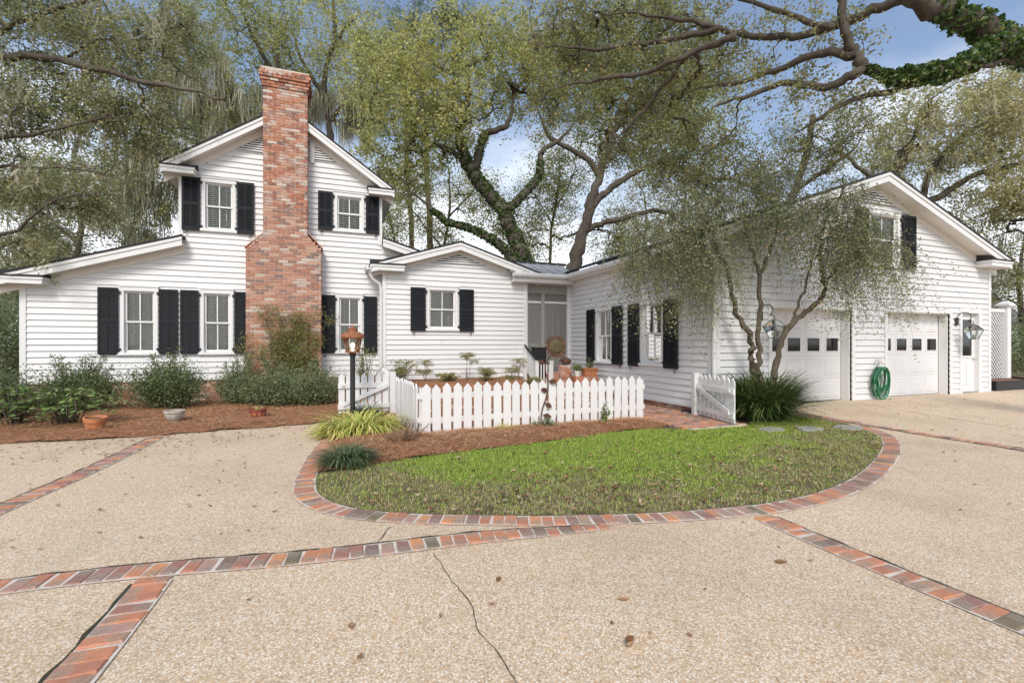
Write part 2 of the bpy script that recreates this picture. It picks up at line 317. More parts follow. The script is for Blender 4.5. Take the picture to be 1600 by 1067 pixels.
def ribbon(name, m, Q, T, o0, o1, dz, parent=None):       # strip between two offsets from the path
    N = np.stack([-T[:,1], T[:,0]], 1); A = Q+N*np.reshape(o0, (-1,1)); B = Q+N*np.reshape(o1, (-1,1))
    V = np.concatenate([np.c_[A, gz(A[:,0],A[:,1])+dz], np.c_[B, gz(B[:,0],B[:,1])+dz]]); n = len(Q); i = np.arange(n-1)
    return np_obj(name, V, np.stack([i, i+1, n+i+1, n+i], 1), m, parent)
def brick_shape(w, l, h, seed):
    r = random.Random(seed); j = lambda s: r.uniform(-s, s); b = .007
    ring = lambda z, i: [(-w/2+i+j(.003), -l/2+i+j(.004), z), (w/2-i+j(.003), -l/2+i+j(.004), z), (w/2-i+j(.003), l/2-i+j(.004), z), (-w/2+i+j(.003), l/2-i+j(.004), z)]
    a, c, t = ring(-h, 0), ring(-b, 0), [(x, y, z+j(.003)) for x, y, z in ring(0, b)]
    v = a+c+t; f = [(8,9,10,11)]+[(k, (k+1)%4, 4+(k+1)%4, 4+k) for k in range(4)]+[(4+k, 4+(k+1)%4, 8+(k+1)%4, 8+k) for k in range(4)]
    me = bpy.data.meshes.new('brick'); me.from_pydata(v, [], f); me.materials.append(M['paver']); me.update(); return me
PAV = [brick_shape(.093, .195, .06, k) for k in range(6)]
def band(label_, path, half=.094, gap=0, step=.1025, widths=None):
    Q, T = resample(path, step); n = len(Q); hw = np.full(n, half) if widths is None else np.interp(np.arange(n)/max(1,n-1), *widths)
    root = ribbon('brick_edging', M['mortar'], Q, T, -hw-.012, hw+.012, .007); tag(root, kind='structure')
    if gap: ribbon('mossy_gap', M['joint_soil'], Q, T, gap*(hw+.004), gap*(hw+.020+.007*np.sin(np.arange(n)*1.7)+.006*np.sin(np.arange(n)*4.1)), .011, root)
    for i in range(n):
        x, y = Q[i]; a = math.atan2(T[i,1], T[i,0])
        place('brick', PAV[i*5 % 6], root, (x+random.uniform(-.007,.007), y+random.uniform(-.009,.009), float(gz(x, y))+.015+random.uniform(-.005,.004)),
              (random.uniform(-.02,.02), random.uniform(-.02,.02), a+random.uniform(-.07,.07)+(math.pi if i % 3 == 0 else 0)), (random.uniform(.93,1.03), hw[i]/.098, 1))
    return root
band('lawn ring', RING[:-2])
band('front sweep', [(-5.2,3.75),(-3.2,3.74),(-1.85,3.69),(-1.55,3.68),(-1.17,3.645),(-.72,3.57),(-.3,3.49),(.12,3.44),(.52,3.41),(.9,3.385),(1.28,3.33),(1.75,3.245),(2.1,3.19)], gap=1, widths=([0,.86,.93,1], [.094,.094,.072,.04]))
band('right foreground', [(3.36,2.93),(3.33,2.3),(3.31,1.7),(3.31,.7)], gap=1)
band('left foreground', [(-1.02,3.5),(-1.03,3.0),(-1.06,2.4),(-1.1,1.5)], gap=-1)
band('left drive', [(-2.53,8.8),(-2.58,6.7),(-2.72,5.5),(-2.8,3.86)], gap=-1)
band('garage side', [(8.72,7.1),(8.70,5.6),(8.68,4.6),(8.74,4.1),(8.77,3.5),(8.8,1.2)], gap=-1)
# crack lines in the slab
def crack(path, w):
    Q, T = resample(path, .035); n = len(Q); r = np.random.default_rng(5); off = np.cumsum(r.normal(0, .004, n)); off -= np.linspace(0, off[-1], n); ww = w*(.5+r.random(n))
    o = ribbon('crack', M['joint_soil'], Q, T, off-ww, off+ww, .0065, drive)
crack([(.655,3.24),(.67,3.07),(.66,2.85),(.69,2.68),(.725,2.52),(.665,2.29),(.715,2.14),(.735,1.94),(.76,1.7),(.85,1.2)], .0023)
crack([(.44,3.83),(.37,3.69),(.345,3.62),(.28,3.52)], .0028)
crack([(10.8,7.0),(10.6,4.3),(10.7,1.5)], .006); 

LAWN = [(x, y) for x, y in RING]+[(7.2,7.2),(6.7,6.35),(5.6,6.45),(5.5,7.4),(1.3,7.4),(1.1,9.9)]
grid_sheet('lawn', M['soil'], -.6, 9, 2.8, 10.2, .08, lambda x, y: gz(x, y)+.0045, LAWN)
BED = [(-.18,5.72),(.29,5.8),(.91,6.0),(1.79,6.15),(3.02,6.3),(4.2,6.58),(5.1,6.62),(5.55,6.75),(5.62,7.6),(1.2,7.6),(1.1,10.0),(.16,10.0),(.1,8.6),(.02,7.6),(-.1,6.6)]
def dist_poly(x, y, poly):
    d = np.full(np.shape(x), 9.)
    for (x1,y1), (x2,y2) in zip(poly, poly[1:]+poly[:1]):
        dx, dy = x2-x1, y2-y1; t = np.clip(((x-x1)*dx+(y-y1)*dy)/(dx*dx+dy*dy+1e-9), 0, 1); d = np.minimum(d, np.hypot(x-x1-t*dx, y-y1-t*dy))
    return d
bedz = lambda x, y: gz(x, y)+.012+.07*np.clip(dist_poly(x, y, BED)/.45, 0, 1)**.7+.008*wob(x, y, 3)
grid_sheet('mulch_bed', M['mulch'], -.4, 5.8, 5.6, 10.1, .06, bedz, BED)
BEDL = [(-14,8.9),(-4.5,8.98),(-3.6,8.92),(-2.6,8.9),(-1.7,9.08),(-.73,9.17),(.02,9.3),(.1,9.9),(1.15,10.2),(1.2,13.9),(-14,13.9)]
bedlz = lambda x, y: .012+.055*np.clip(dist_poly(x, y, BEDL)/.5, 0, 1)**.7+.012*wob(x, y, 1.6)
grid_sheet('mulch_bed', M['mulch'], -14, 1.3, 8.8, 13.9, .1, bedlz, BEDL)
YARD = [(1.2,7.4),(7.2,7.4),(7.2,14),(1.2,14)]
yardz = lambda x, y: .015+.02*wob(x, y, 1.2)+.42*np.clip((y-11)/.8, 0, 1)*np.clip((5.3-x)/.4, 0, 1)
grid_sheet('mulch_bed', M['mulch'], 1.1, 7.2, 7.45, 14, .1, yardz)
# brick walk through the gate
walk = MB().box(5.62, 6.82, 6.28, 12.3, -.02, .03).build('brick_walkway', M['mortar']); tag(walk, kind='structure')
for r_ in range(29):
    for c_ in range(7):
        x = 5.66+.205*c_-(.1 if r_ % 2 else 0)+.06; y = 6.33+.104*r_
        if 5.6 < x < 6.85: place('brick', PAV[(r_*3+c_) % 6], walk, (x, y, .045+random.uniform(-.004,.004)), (random.uniform(-.02,.02), random.uniform(-.02,.02), math.pi/2+random.uniform(-.03,.03)))
for (x, y), lab in zip([(6.88,5.82),(7.48,5.59),(8.13,5.39)], ['grey stepping stone in the lawn nearest the open gate', 'middle grey stepping stone in front of the ornamental grass', 'grey stepping stone in the lawn nearest the brick edging']):
    b = MB(); n = 9; k0 = random.random(); rr = [random.uniform(.85,1.1) for _ in range(n)]
    ring = lambda s, z: [(x+.25*s*rr[i]*math.cos(i*2*math.pi/n+k0), y+.2*s*rr[i]*math.sin(i*2*math.pi/n+k0), z+float(gz(x,y))) for i in range(n)]
    b.prism(ring(1, -.02), ring(.96, .028)); tag(b.build('stepping_stone', M['slate'], loc=(x, y, 0)), lab, 'stepping stone', 'stepping stones across the lawn')

# scatter of thin strips (straw, grass blades) and of small leaves
def strips(P, az, length, width, tilt, bend=None):
    """P base points, strips lying along azimuth az, rising by tilt; one quad each"""
    d = np.stack([np.cos(az)*np.cos(tilt), np.sin(az)*np.cos(tilt), np.sin(tilt)], 1)*length[:, None]
    s = np.stack([-np.sin(az), np.cos(az), 0*az], 1)*width[:, None]/2
    V = np.stack([P-s, P+s, P+d+s*.35, P+d-s*.35], 1).reshape(-1, 3); return V, np.arange(len(V)).reshape(-1, 4)
def rand_in(poly, n, r):
    A = np.array(poly); lo, hi = A.min(0), A.max(0); out = []
    while sum(map(len, out)) < n:
        P = lo+(hi-lo)*r.random((n*2, 2)); out.append(P[inside(P, poly)])
    return np.concatenate(out)[:n]
def straw(name, poly, zf, n, seed, cond=None):
    r = np.random.default_rng(seed); P = rand_in(poly, n, r)
    if cond is not None: P = P[cond(P)]
    P3 = np.c_[P, zf(P[:,0], P[:,1])+r.uniform(.002, .02, len(P))]; k = len(P)
    V, F = strips(P3, r.uniform(0, 6.28, k), r.uniform(.05, .17, k), r.uniform(.003, .008, k), r.normal(.05, .14, k)); o = np_obj(name, V, F, M['straw']); return o
tag(straw('pine_straw', BED, bedz, 26000, 1), 'loose orange brown pine straw in front of the picket fence', 'pine straw', kind='stuff')
tag(straw('pine_straw', [(-9,8.86),(-4.5,8.94),(-3.6,8.88),(-2.6,8.85),(-1.7,9.03),(-.73,9.12),(.02,9.25),(.1,9.9),(1.15,10.2),(1.2,13.6),(-9,13.6)], bedlz, 60000, 2), 'loose pine straw in the bed along the white house', 'pine straw', kind='stuff')
tag(straw('pine_straw', YARD, yardz, 12000, 3, lambda P: (P[:,0] < 5.55)|(P[:,0] > 6.85)), 'pine straw covering the ground behind the picket fence', 'pine straw', kind='stuff')
# lawn grass: dense green at the back, thin and straw coloured towards the brick edge
r = np.random.default_rng(21); RI = [(x, y) for x, y in RING[:-1]]+[(7.4,6.6),(6.8,6.15),(5.65,6.3)]
LG = [(.02,5.75),(-.1,5.3),(-.08,5.0),(.05,4.7),(.3,4.4),(.65,4.12),(1.0,3.94),(1.4,3.76),(1.85,3.57),(2.35,3.42),(2.8,3.31),(3.3,3.22),(3.7,3.18),(4.0,3.18),(4.5,3.25),(5.25,3.47),(6.2,3.87),(7.1,4.32),(7.7,4.72),(8.05,5.1),(8.3,5.6),(8.35,6.3),(8.3,6.6),(7.2,6.5),(6.75,6.22),(5.6,6.26),(5.1,6.6),(4.2,6.56),(3.0,6.28),(1.8,6.13),(.9,5.98),(.3,5.78)]
_R = np.array(RING[4:-2]); _t = np.gradient(_R, axis=0); _t /= np.linalg.norm(_t, axis=1)[:, None]; _in = _R+np.stack([-_t[:,1], _t[:,0]], 1)*.115
LG = [tuple(q) for q in _in]+LG[21:]
P = rand_in(LG, 210000, r); front = dist_poly(P[:,0], P[:,1], [(0,5.3),(.3,4.3),(1.4,3.7),(3.5,3.1),(5.3,3.4),(7.2,4.3),(8.4,5.2),(7.2,4.3),(5.3,3.4),(3.5,3.1),(1.4,3.7),(.3,4.3)])
w = wob(P[:,0], P[:,1], .9)*.22+wob(P[:,0]*3+2, P[:,1]*3, 1)*.17+wob(P[:,0]*7+1, P[:,1]*8, 1)*.10+.25*np.exp(-((P[:,0]-1.2)**2/1.5+(P[:,1]-5.4)**2/.3))-.14*np.exp(-((P[:,0]-6.9)**2/1.2+(P[:,1]-4.6)**2/.25))
green = np.clip((front+w*1.5-.35)/1.5, 0, 1); pick = r.random(len(P))
keep_g = pick < np.clip(green*1.15, .16, 1)*.86; keep_d = (~keep_g)&(r.random(len(P)) < np.where(wob(P[:,0]*1.9, P[:,1]*2.3, 1.2) > .75, .18, .62))
def lawn_part(sel, m, lo, hi, name, label, flatness):
    Q = P[sel]; k = len(Q); V, F = strips(np.c_[Q, gz(Q[:,0], Q[:,1])+.004], r.uniform(0, 6.28, k), r.uniform(lo, hi, k), r.uniform(.004, .008, k), np.clip(r.normal(flatness, .35, k), .05, 1.5))
    tag(np_obj(name, V, F, m), label, 'grass', kind='stuff')
lawn_part(keep_g, M['lawn_blade'], .018, .042, 'lawn_grass', 'bright green lawn grass inside the curved brick edging', .72)
lawn_part(keep_d, M['dry_blade'], .02, .05, 'dry_grass', 'thin straw coloured grass along the front edge of the lawn', .22)
# fallen leaves
def leaf_litter(P, zf, size, r):
    k = len(P); a = r.uniform(0, 6.28, k); L = r.uniform(.6, 1.25, k)*size; W = L*r.uniform(.35, .55, k); z = zf(P[:,0], P[:,1])+.008
    ax = np.stack([np.cos(a), np.sin(a)], 1); bx_ = np.stack([-np.sin(a), np.cos(a)], 1); c1, c2 = r.uniform(0, .35, k)*L, r.uniform(0, .3, k)*L
    def pt(u, v, h): return np.c_[P+ax*(u*L)[:, None]+bx_*(v*W)[:, None], z+h]
    V = np.stack([pt(-.5, 0, c1), pt(0, -.5, c2), pt(0, 0, 0*z), pt(0, .5, c2*.7), pt(.5, 0, c1*.8)], 1).reshape(-1, 3); b = np.arange(k)[:, None]*5
    F = np.concatenate([b+np.array([[0,1,2]]), b+np.array([[0,2,3]]), b+np.array([[1,4,2]]), b+np.array([[2,4,3]])]); return V, F
r = np.random.default_rng(33)
P = np.concatenate([rand_in([(-9,5.2),(-2.4,4.2),(-.4,4.0),(-.4,8.9),(-9,8.9)], 330, r), rand_in([(-9,7.4),(-2.4,7.6),(-.4,8.3),(-.3,9.0),(-9,8.9)], 700, r), rand_in([(3.7,1.2),(12,1.2),(16,6.9),(9,6.9),(8.8,4.3),(6,3.3)], 260, r), rand_in([(-3,1.2),(3.3,1.2),(3.3,2.9),(-3,3.3)], 34, r)])
V, F = leaf_litter(P, lambda x, y: gz(x, y), .048, r); tag(np_obj('fallen_leaves', V, F, M['dead_leaf']), 'small brown leaves blown over the pebbled driveway', 'fallen leaves', kind='stuff')
P = rand_in(LG, 900, r); P = P[(r.random(len(P)) < .35)|(P[:,1] < 4.6)]
V, F = leaf_litter(P, lambda x, y: gz(x, y)+.03, .075, r); tag(np_obj('fallen_leaves', V, F, M['dead_leaf']), 'dry tan leaves lying in the lawn grass', 'fallen leaves', kind='stuff')
def single_leaf(x, y, L, a, curl, lab):
    b = MB(); n = 9; c, s = math.cos(a), math.sin(a); pts = []
    for i in range(n):
        u = i/(n-1); w_ = math.sin(math.pi*min(1, u*1.02))**.8*.27*L
        for v in (-1, -.5, 0, .5, 1):
            lx, ly = (u-.5)*L, v*w_; z = .006+curl*(abs(v)**2*w_*1.2+abs(u-.5)**2*L*1.1); pts.append((x+lx*c-ly*s, y+lx*s+ly*c, z))
    b.v = pts; b.f = [(i*5+j, i*5+j+1, i*5+j+6, i*5+j+5) for i in range(n-1) for j in range(4)]
    tag(b.build('dead_leaf', M['dead_leaf'], loc=(x, y, 0), smooth=True), lab, 'leaf', 'single leaves on the foreground slab')
single_leaf(1.33, 1.90, .075, .5, 1.6, 'curled grey brown dead leaf lying nearest the camera')
single_leaf(.95, 2.72, .06, 1.0, .5, 'small reddish dead leaf just right of the long crack')
single_leaf(1.54, 2.26, .07, -.3, .3, 'flat brown leaf on the slab behind the curled leaf')
single_leaf(2.77, 2.27, .085, -.5, .4, 'pale tan leaf on the slab beside the right brick strip')
single_leaf(.09, 2.54, .06, 1.5, .5, 'upturned tan leaf on the slab left of the long crack')

# ------------------------------------------------------------------ the house
H = thing('house', 'white clapboard house with black shutters, tall brick chimney and two car garage wing', 'house', (5, 13, 0))
YM, YG, XS, YR = 13.65, 13.35, 7.15, 7.35
def front(Y): return lambda u, n, z: (u, Y-n, z)
def side(X): return lambda u, n, z: (X-n, u, z)
TM, TG, TS, TR = front(YM), front(YG), side(XS), front(YR)
def wbox(name, m, parent, T, u0, u1, n0, n1, z0, z1, bevel=0):
    b = MB(); b.hexa([T(u0,n0,z0),T(u1,n0,z0),T(u1,n1,z0),T(u0,n1,z0),T(u0,n0,z1),T(u1,n0,z1),T(u1,n1,z1),T(u0,n1,z1)])
    return b.build(name, m, parent, bevel=bevel)
def cladding(T, z0, z1, lo, hi, holes, exp=.14):
    """lap boards course by course; lo(z), hi(z) are the wall's ends, holes the openings (u0,u1,z0,z1)"""
    back = MB(); pieces = []; z = z0
    while z < z1-.02:
        zt = min(z+exp, z1)
        spans = [[(lo(z), lo(zt)), (hi(z), hi(zt))]]
        cuts = sorted(h for h in holes if h[2] < zt-.03 and h[3] > z+.03)
        for u0, u1, _, _ in cuts:
            out = []
            for (a, b) in spans:
                if u1 <= min(a) or u0 >= max(b): out.append([a, b]); continue
                if u0 > max(a): out.append([a, (u0, u0)])
                if u1 < min(b): out.append([(u1, u1), b])
            spans = out
        for a, b in spans:
            if b[0]-a[0] < .03: continue
            if b[1] < a[1]: m_ = (a[1]+b[1])/2; a, b = (a[0], m_-.005), (b[0], m_+.005)
            L_ = b[0]-a[0]
            if L_ > 2.6 and random.random() < .22 and abs(a[0]-a[1]) < .01 and abs(b[0]-b[1]) < .01:
                j_ = a[0]+L_*random.uniform(.25, .75); pieces.append((z, zt, a, (j_-.0025,)*2)); pieces.append((z, zt, (j_+.0025,)*2, b))
            else: pieces.append((z, zt, a, b))
            back.poly([T(a[0],-.012,z), T(b[0],-.012,z), T(b[1],-.012,zt), T(a[1],-.012,zt)])
        z = zt
    w = back.build('wall', M['siding'], H)
    for z, zt, a, b in pieces:
        ov = .012
        MB().hexa([T(a[0],-.01,z-ov),T(b[0],-.01,z-ov),T(b[0],.036,z-ov),T(a[0],.036,z-ov),T(a[1],-.01,zt),T(b[1],-.01,zt),T(b[1],.006,zt),T(a[1],.006,zt)]).build('clapboard', M['siding'], w)
    return w
def window(T, u0, u1, z0, z1, side_shade=0, blind_to=0.0, split=.5):
    """outer casing u0-u1, z0-z1, double hung, two panes to a sash"""
    c = .075; W = wbox('window', M['trim'], H, T, u0-.01, u1+.01, .0, .056, z1-.0, z1+.10)      # head casing
    wbox('drip_cap', M['trim'], W, T, u0-.03, u1+.03, 0, .075, z1+.10, z1+.125)
    for a, b in ((u0, u0+c), (u1-c, u1)): wbox('casing', M['trim'], W, T, a, b, -.1, .052, z0, z1, .004)
    wbox('sill', M['trim'], W, T, u0-.06, u1+.06, -.1, .085, z0-.065, z0, .006)
    i0, i1 = u0+c, u1-c; zm = z0+(z1-z0)*split; s = .045
    for k, (a, b, n) in enumerate(((z0, zm+.02, -.035), (zm-.02, z1, -.008))):
        f = MB()
        for q in ((i0, i0+s, a, b), (i1-s, i1, a, b), (i0+s, i1-s, a, a+(s*1.3 if k == 0 else s*.9)), (i0+s, i1-s, b-s*.9, b)):
            f.hexa([T(q[0],n-.035,q[2]),T(q[1],n-.035,q[2]),T(q[1],n,q[2]),T(q[0],n,q[2]),T(q[0],n-.035,q[3]),T(q[1],n-.035,q[3]),T(q[1],n,q[3]),T(q[0],n,q[3])])
        sash = f.build('sash', M['trim'], W); um = (i0+i1)/2
        wbox('muntin', M['trim'], W, T, um-.013, um+.013, n-.03, n-.004, a+s, b-s*.9)
        for p0, p1 in ((i0+s, um-.013), (um+.013, i1-s)):
            t1, t2 = random.uniform(-.004,.004), random.uniform(-.004,.004)
            MB().poly([T(p0,n-.018+t1,a+s), T(p1,n-.018-t1,a+s), T(p1,n-.018+t2,b-s*.9), T(p0,n-.018-t2,b-s*.9)]).build('pane', M['glass'], W)
    bl = MB(); z = z1-.06
    bl.hexa([T(i0+.01,-.10,z1-.06),T(i1-.01,-.10,z1-.06),T(i1-.01,-.06,z1-.06),T(i0+.01,-.06,z1-.06),T(i0+.01,-.10,z1),T(i1-.01,-.10,z1),T(i1-.01,-.06,z1),T(i0+.01,-.06,z1)])
    zb = z0+(z1-z0)*blind_to; tilt = -.017
    while z > zb+.03:
        bl.hexa([T(i0+.015,-.105,z-tilt-.002),T(i1-.015,-.105,z-tilt-.002),T(i1-.015,-.06,z+tilt-.002),T(i0+.015,-.06,z+tilt-.002),T(i0+.015,-.105,z-tilt+.002),T(i1-.015,-.105,z-tilt+.002),T(i1-.015,-.06,z+tilt+.002),T(i0+.015,-.06,z+tilt+.002)]); z -= .048
    tag(bl.build('blind', M['blind'], W), kind='stuff')
    for lx in (i0+(i1-i0)*.25, i0+(i1-i0)*.75): wbox('cord', M['blind'], W, T, lx-.004, lx+.004, -.058, -.055, zb, z1)
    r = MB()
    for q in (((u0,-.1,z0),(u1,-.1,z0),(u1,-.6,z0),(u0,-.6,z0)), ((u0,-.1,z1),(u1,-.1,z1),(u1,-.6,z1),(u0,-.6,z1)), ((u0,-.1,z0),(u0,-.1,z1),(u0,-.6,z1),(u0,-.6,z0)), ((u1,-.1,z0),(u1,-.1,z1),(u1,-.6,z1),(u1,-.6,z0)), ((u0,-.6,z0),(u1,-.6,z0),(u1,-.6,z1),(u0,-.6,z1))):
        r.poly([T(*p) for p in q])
    r.build('room_lining', M['dark'], W); return (u0+.02, u1-.02, z0, z1)  # near-black lining paints in the darkness of the room
def shutter(T, u0, u1, z0, z1, hinge):
    """hinge -1: hinged on its low-u side; louvred leaf standing 5 cm off the wall"""
    s, n0, n1 = .048, .055, .09; f = MB(); um = (u0+u1)/2; zm = z0+(z1-z0)*.5
    bars = [(u0,u0+s,z0,z1),(u1-s,u1,z0,z1),(u0+s,u1-s,z0,z0+.085),(u0+s,u1-s,z1-.07,z1),(u0+s,u1-s,zm-.035,zm+.035),(um-.014,um+.014,z0+.085,zm-.035),(um-.014,um+.014,zm+.035,z1-.07)]
    for a, b, c, d_ in bars: f.hexa([T(a,n0,c),T(b,n0,c),T(b,n1,c),T(a,n1,c),T(a,n0,d_),T(b,n0,d_),T(b,n1,d_),T(a,n1,d_)])
    S = f.build('shutter', M['black'], H); l = MB()
    for a, b in ((u0+s, um-.014), (um+.014, u1-s)):
        for c, d_ in ((z0+.085, zm-.035), (zm+.035, z1-.07)):
            k = max(1, round((d_-c)/.042)); st = (d_-c)/k
            for i in range(k):
                zz = c+i*st
                l.hexa([T(a,n1-.006,zz),T(b,n1-.006,zz),T(b,n1-.001,zz+.004),T(a,n1-.001,zz+.004),T(a,n0+.002,zz+st*1.05),T(b,n0+.002,zz+st*1.05),T(b,n0+.008,zz+st*1.05+.004),T(a,n0+.008,zz+st*1.05+.004)])
    tag(l.build('louvers', M['black'], S), kind='stuff')
    e = u1 if hinge > 0 else u0
    for zz in (z0+.1, z1-.13): wbox('hinge', M['iron'], S, T, e-.01 if hinge > 0 else e-.05, e+.05 if hinge > 0 else e+.01, .03, .09, zz, zz+.045)
    q = (u0+.09) if hinge > 0 else (u1-.09)
    c = [T(q+.03*math.sin(a*1.0)*(1 if a < 3.2 else .8), .075, z0-.02-.012*a) for a in np.linspace(0, 6.2, 12)]
    MB().tube(c, .009, 5).build('holdback', M['iron'], S)

# --- walls
mroof = lambda x: 7.57-.68*abs(x+1.1)                   # main roof, top face over the front edge
lroof = lambda x: 4.06+.328*(x+3.35)                    # low roof on the left
rroof = lambda x: 4.38-.29*(x-1.27)                     # low roof on the right
def mlo(z):
    if z < 2.80: return -6.46
    if z < 3.86: return -6.46+(z-2.80)/(3.86-2.80)*2.97
    if z < 5.60: return -3.49
    return -3.49+(z-5.60)/.68
def mhi(z):
    if z < 4.10: return min(4.2, 1.29+(4.10-z)/.29)
    if z < 5.60: return 1.29
    return 1.29-(z-5.60)/.68
MW = [(-4.66,-3.92,1.24,2.70),(-3.05,-2.34,1.24,2.70),(.10,.78,1.24,2.70),(-3.02,-2.28,4.30,5.46),(.05,.82,4.55,5.46)]
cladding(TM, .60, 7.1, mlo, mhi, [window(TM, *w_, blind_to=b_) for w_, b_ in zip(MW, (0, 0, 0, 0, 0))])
for u0, u1, z0, z1, h in ((-5.07,-4.69,1.20,2.76,1),(-3.89,-3.51,1.20,2.76,-1),(-3.46,-3.08,1.20,2.76,1),(-2.31,-1.93,1.20,2.76,-1),(-.27,.07,1.20,2.76,1),(.81,1.16,1.20,2.76,-1),
                       (-3.43,-3.05,4.23,5.54,1),(-2.25,-1.87,4.23,5.54,-1),(-.36,.01,4.50,5.54,1),(.86,1.22,4.50,5.54,-1)): shutter(TM, u0, u1, z0, z1, h)
groof = lambda x: 4.38-.31*abs(x-3.42)
gw = (2.50,3.40,1.88,2.98)
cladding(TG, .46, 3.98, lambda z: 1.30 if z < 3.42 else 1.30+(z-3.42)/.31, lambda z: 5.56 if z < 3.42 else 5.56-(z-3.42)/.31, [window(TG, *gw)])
shutter(TG, 2.04, 2.46, 1.81, 3.03, 1); shutter(TG, 3.44, 3.87, 1.81, 3.03, -1)
sw = [(10.98,11.84,.96,2.38),(8.86,9.72,.98,2.40)]
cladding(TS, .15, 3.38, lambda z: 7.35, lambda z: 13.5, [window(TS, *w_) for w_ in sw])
for u0, u1, h in ((11.88,12.30,-1),(10.47,10.94,1),(9.76,10.20,-1),(8.36,8.82,1)): shutter(TS, u0, u1, .89, 2.45, h)
rroofz = lambda x: 5.43-.34*abs(x-11.93)
D1, D2, D3 = (8.66,11.16), (12.42,14.90), (15.40,16.28)
holes = [(D1[0],D1[1],0,2.22),(D2[0],D2[1],0,2.22),(D3[0],D3[1],0,2.26)]
gwn = (11.72,12.86,3.34,4.52)
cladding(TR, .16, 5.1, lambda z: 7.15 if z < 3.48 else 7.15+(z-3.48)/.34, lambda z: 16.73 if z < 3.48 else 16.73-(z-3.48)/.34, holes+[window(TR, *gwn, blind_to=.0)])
shutter(TR, 12.93, 13.43, 3.26, 4.57, -1); shutter(TR, 11.24, 11.68, 3.26, 4.57, 1)
# corner boards, base boards
for T, u0, u1, z0, z1 in ((TM,-6.47,-6.36,.58,2.80),(TM,-3.50,-3.41,4.0,5.66),(TM,1.20,1.30,4.2,5.66),(TG,1.28,1.38,.44,3.45),(TG,5.47,5.575,.3,3.45),(TS,7.33,7.47,.12,3.42),(TS,13.38,13.5,.2,3.4),(TR,7.13,7.25,.14,3.5),(TR,16.63,16.75,.14,3.5)):
    wbox('corner_board', M['trim'], H, T, u0, u1, -.02, .044, z0, z1)
wbox('base_board', M['trim'], H, TM, -6.47, 1.3, -.02, .042, .55, .60); wbox('base_board', M['trim'], H, TS, 7.33, 13.5, -.02, .042, .10, .15)
# foundations with brick faces
def fbricks(T, u0, u1, z0, z1, name='foundation'):
    core = wbox(name, M['mortar'], H, T, u0, u1, -.2, -.012, z0, z1); b = MB(); z = z0+.005; row = 0
    while z+.06 < z1+.02:
        u = u0-(.1 if row % 2 else 0)
        while u < u1:
            a, c = max(u, u0), min(u+.2, u1)
            if c-a > .03: n_ = random.uniform(-.004,.003); b.hexa([T(a,-.03,z),T(c,-.03,z),T(c,n_,z),T(a,n_,z),T(a,-.03,z+.06),T(c,-.03,z+.06),T(c,n_,z+.06),T(a,n_,z+.06)])
            u += .21
        z += .072; row += 1
    tag(b.build('brickwork', M['brick'], core), kind='stuff')
fbricks(TM, -6.4, 1.25, -.05, .55); fbricks(TG, 1.32, 5.5, -.05, .45); fbricks(TS, 7.42, 13.5, -.05, .10)

# --- roofs: a slab with dark edge, white rake board, soffit, frieze
def rake(name, xa, za, xb, zb, yf, yb, wall_y, fr=.16):
    """one slope from (xa,za) to (xb,zb) (top face) with front edge at yf"""
    t = .05; q = lambda x, z, y: (x, y, z)
    rf = MB().prism([q(xa,za,yf-.03),q(xb,zb,yf-.03),q(xb,zb-t,yf-.03),q(xa,za-t,yf-.03)], [q(xa,za,yb),q(xb,zb,yb),q(xb,zb-t,yb),q(xa,za-t,yb)]).build('roof', M['roof'], H)
    def strip(nm, m, d0, d1, y0, y1): MB().prism([q(xa,za-d0,y0),q(xb,zb-d0,y0),q(xb,zb-d1,y0),q(xa,za-d1,y0)], [q(xa,za-d0,y1),q(xb,zb-d0,y1),q(xb,zb-d1,y1),q(xa,za-d1,y1)]).build(nm, m, rf)
    strip('crown_mould', M['trim'], t, .12, yf-.022, yf+.05); strip('rake_board', M['trim'], .12, .255, yf, yf+.04)
    strip('soffit', M['soffit'], .20, .225, yf+.04, wall_y+.05); strip('frieze', M['soffit'], .225, .225+fr, wall_y-.045, wall_y)
    return rf
def creturn(x0, x1, yf, wall_y, z, parent):     # boxed cornice return with its little dark roof
    bx('cornice_return', M['trim'], parent, x0, x1, yf+.003, wall_y+.03, z-.17, z-.02); bx('cornice_mould', M['trim'], parent, x0-.02, x1+.02, yf-.02, wall_y-.04, z-.075, z-.02)
    lo, hi = sorted((x0-.03, x1+.03))
    MB().prism([(lo,yf-.035,z-.02),(hi,yf-.035,z-.02),(hi,yf-.035,z+.012),(lo,yf-.035,z+.012)], [(lo,wall_y,z-.02),(hi,wall_y,z-.02),(hi,wall_y,z+.16),(lo,wall_y,z+.16)]).build('return_roof', M['roof'], parent)
yf = YM-.35
a = rake('main', -3.80, mroof(-3.80), -1.1, mroof(-1.1), yf, 21, YM); creturn(-3.78, -3.12, yf, YM, 5.70, a)
a = rake('main', -1.1, mroof(-1.1), 1.60, mroof(1.60), yf, 21, YM); creturn(.93, 1.56, yf, YM, 5.70, a)
a = rake('low', -6.85, lroof(-6.85), -3.36, lroof(-3.36), yf, 20, YM); creturn(-6.83, -5.95, yf, YM, 2.93, a)
rake('low', 1.30, rroof(1.30), 2.42, rroof(2.42), yf, 20, YM)
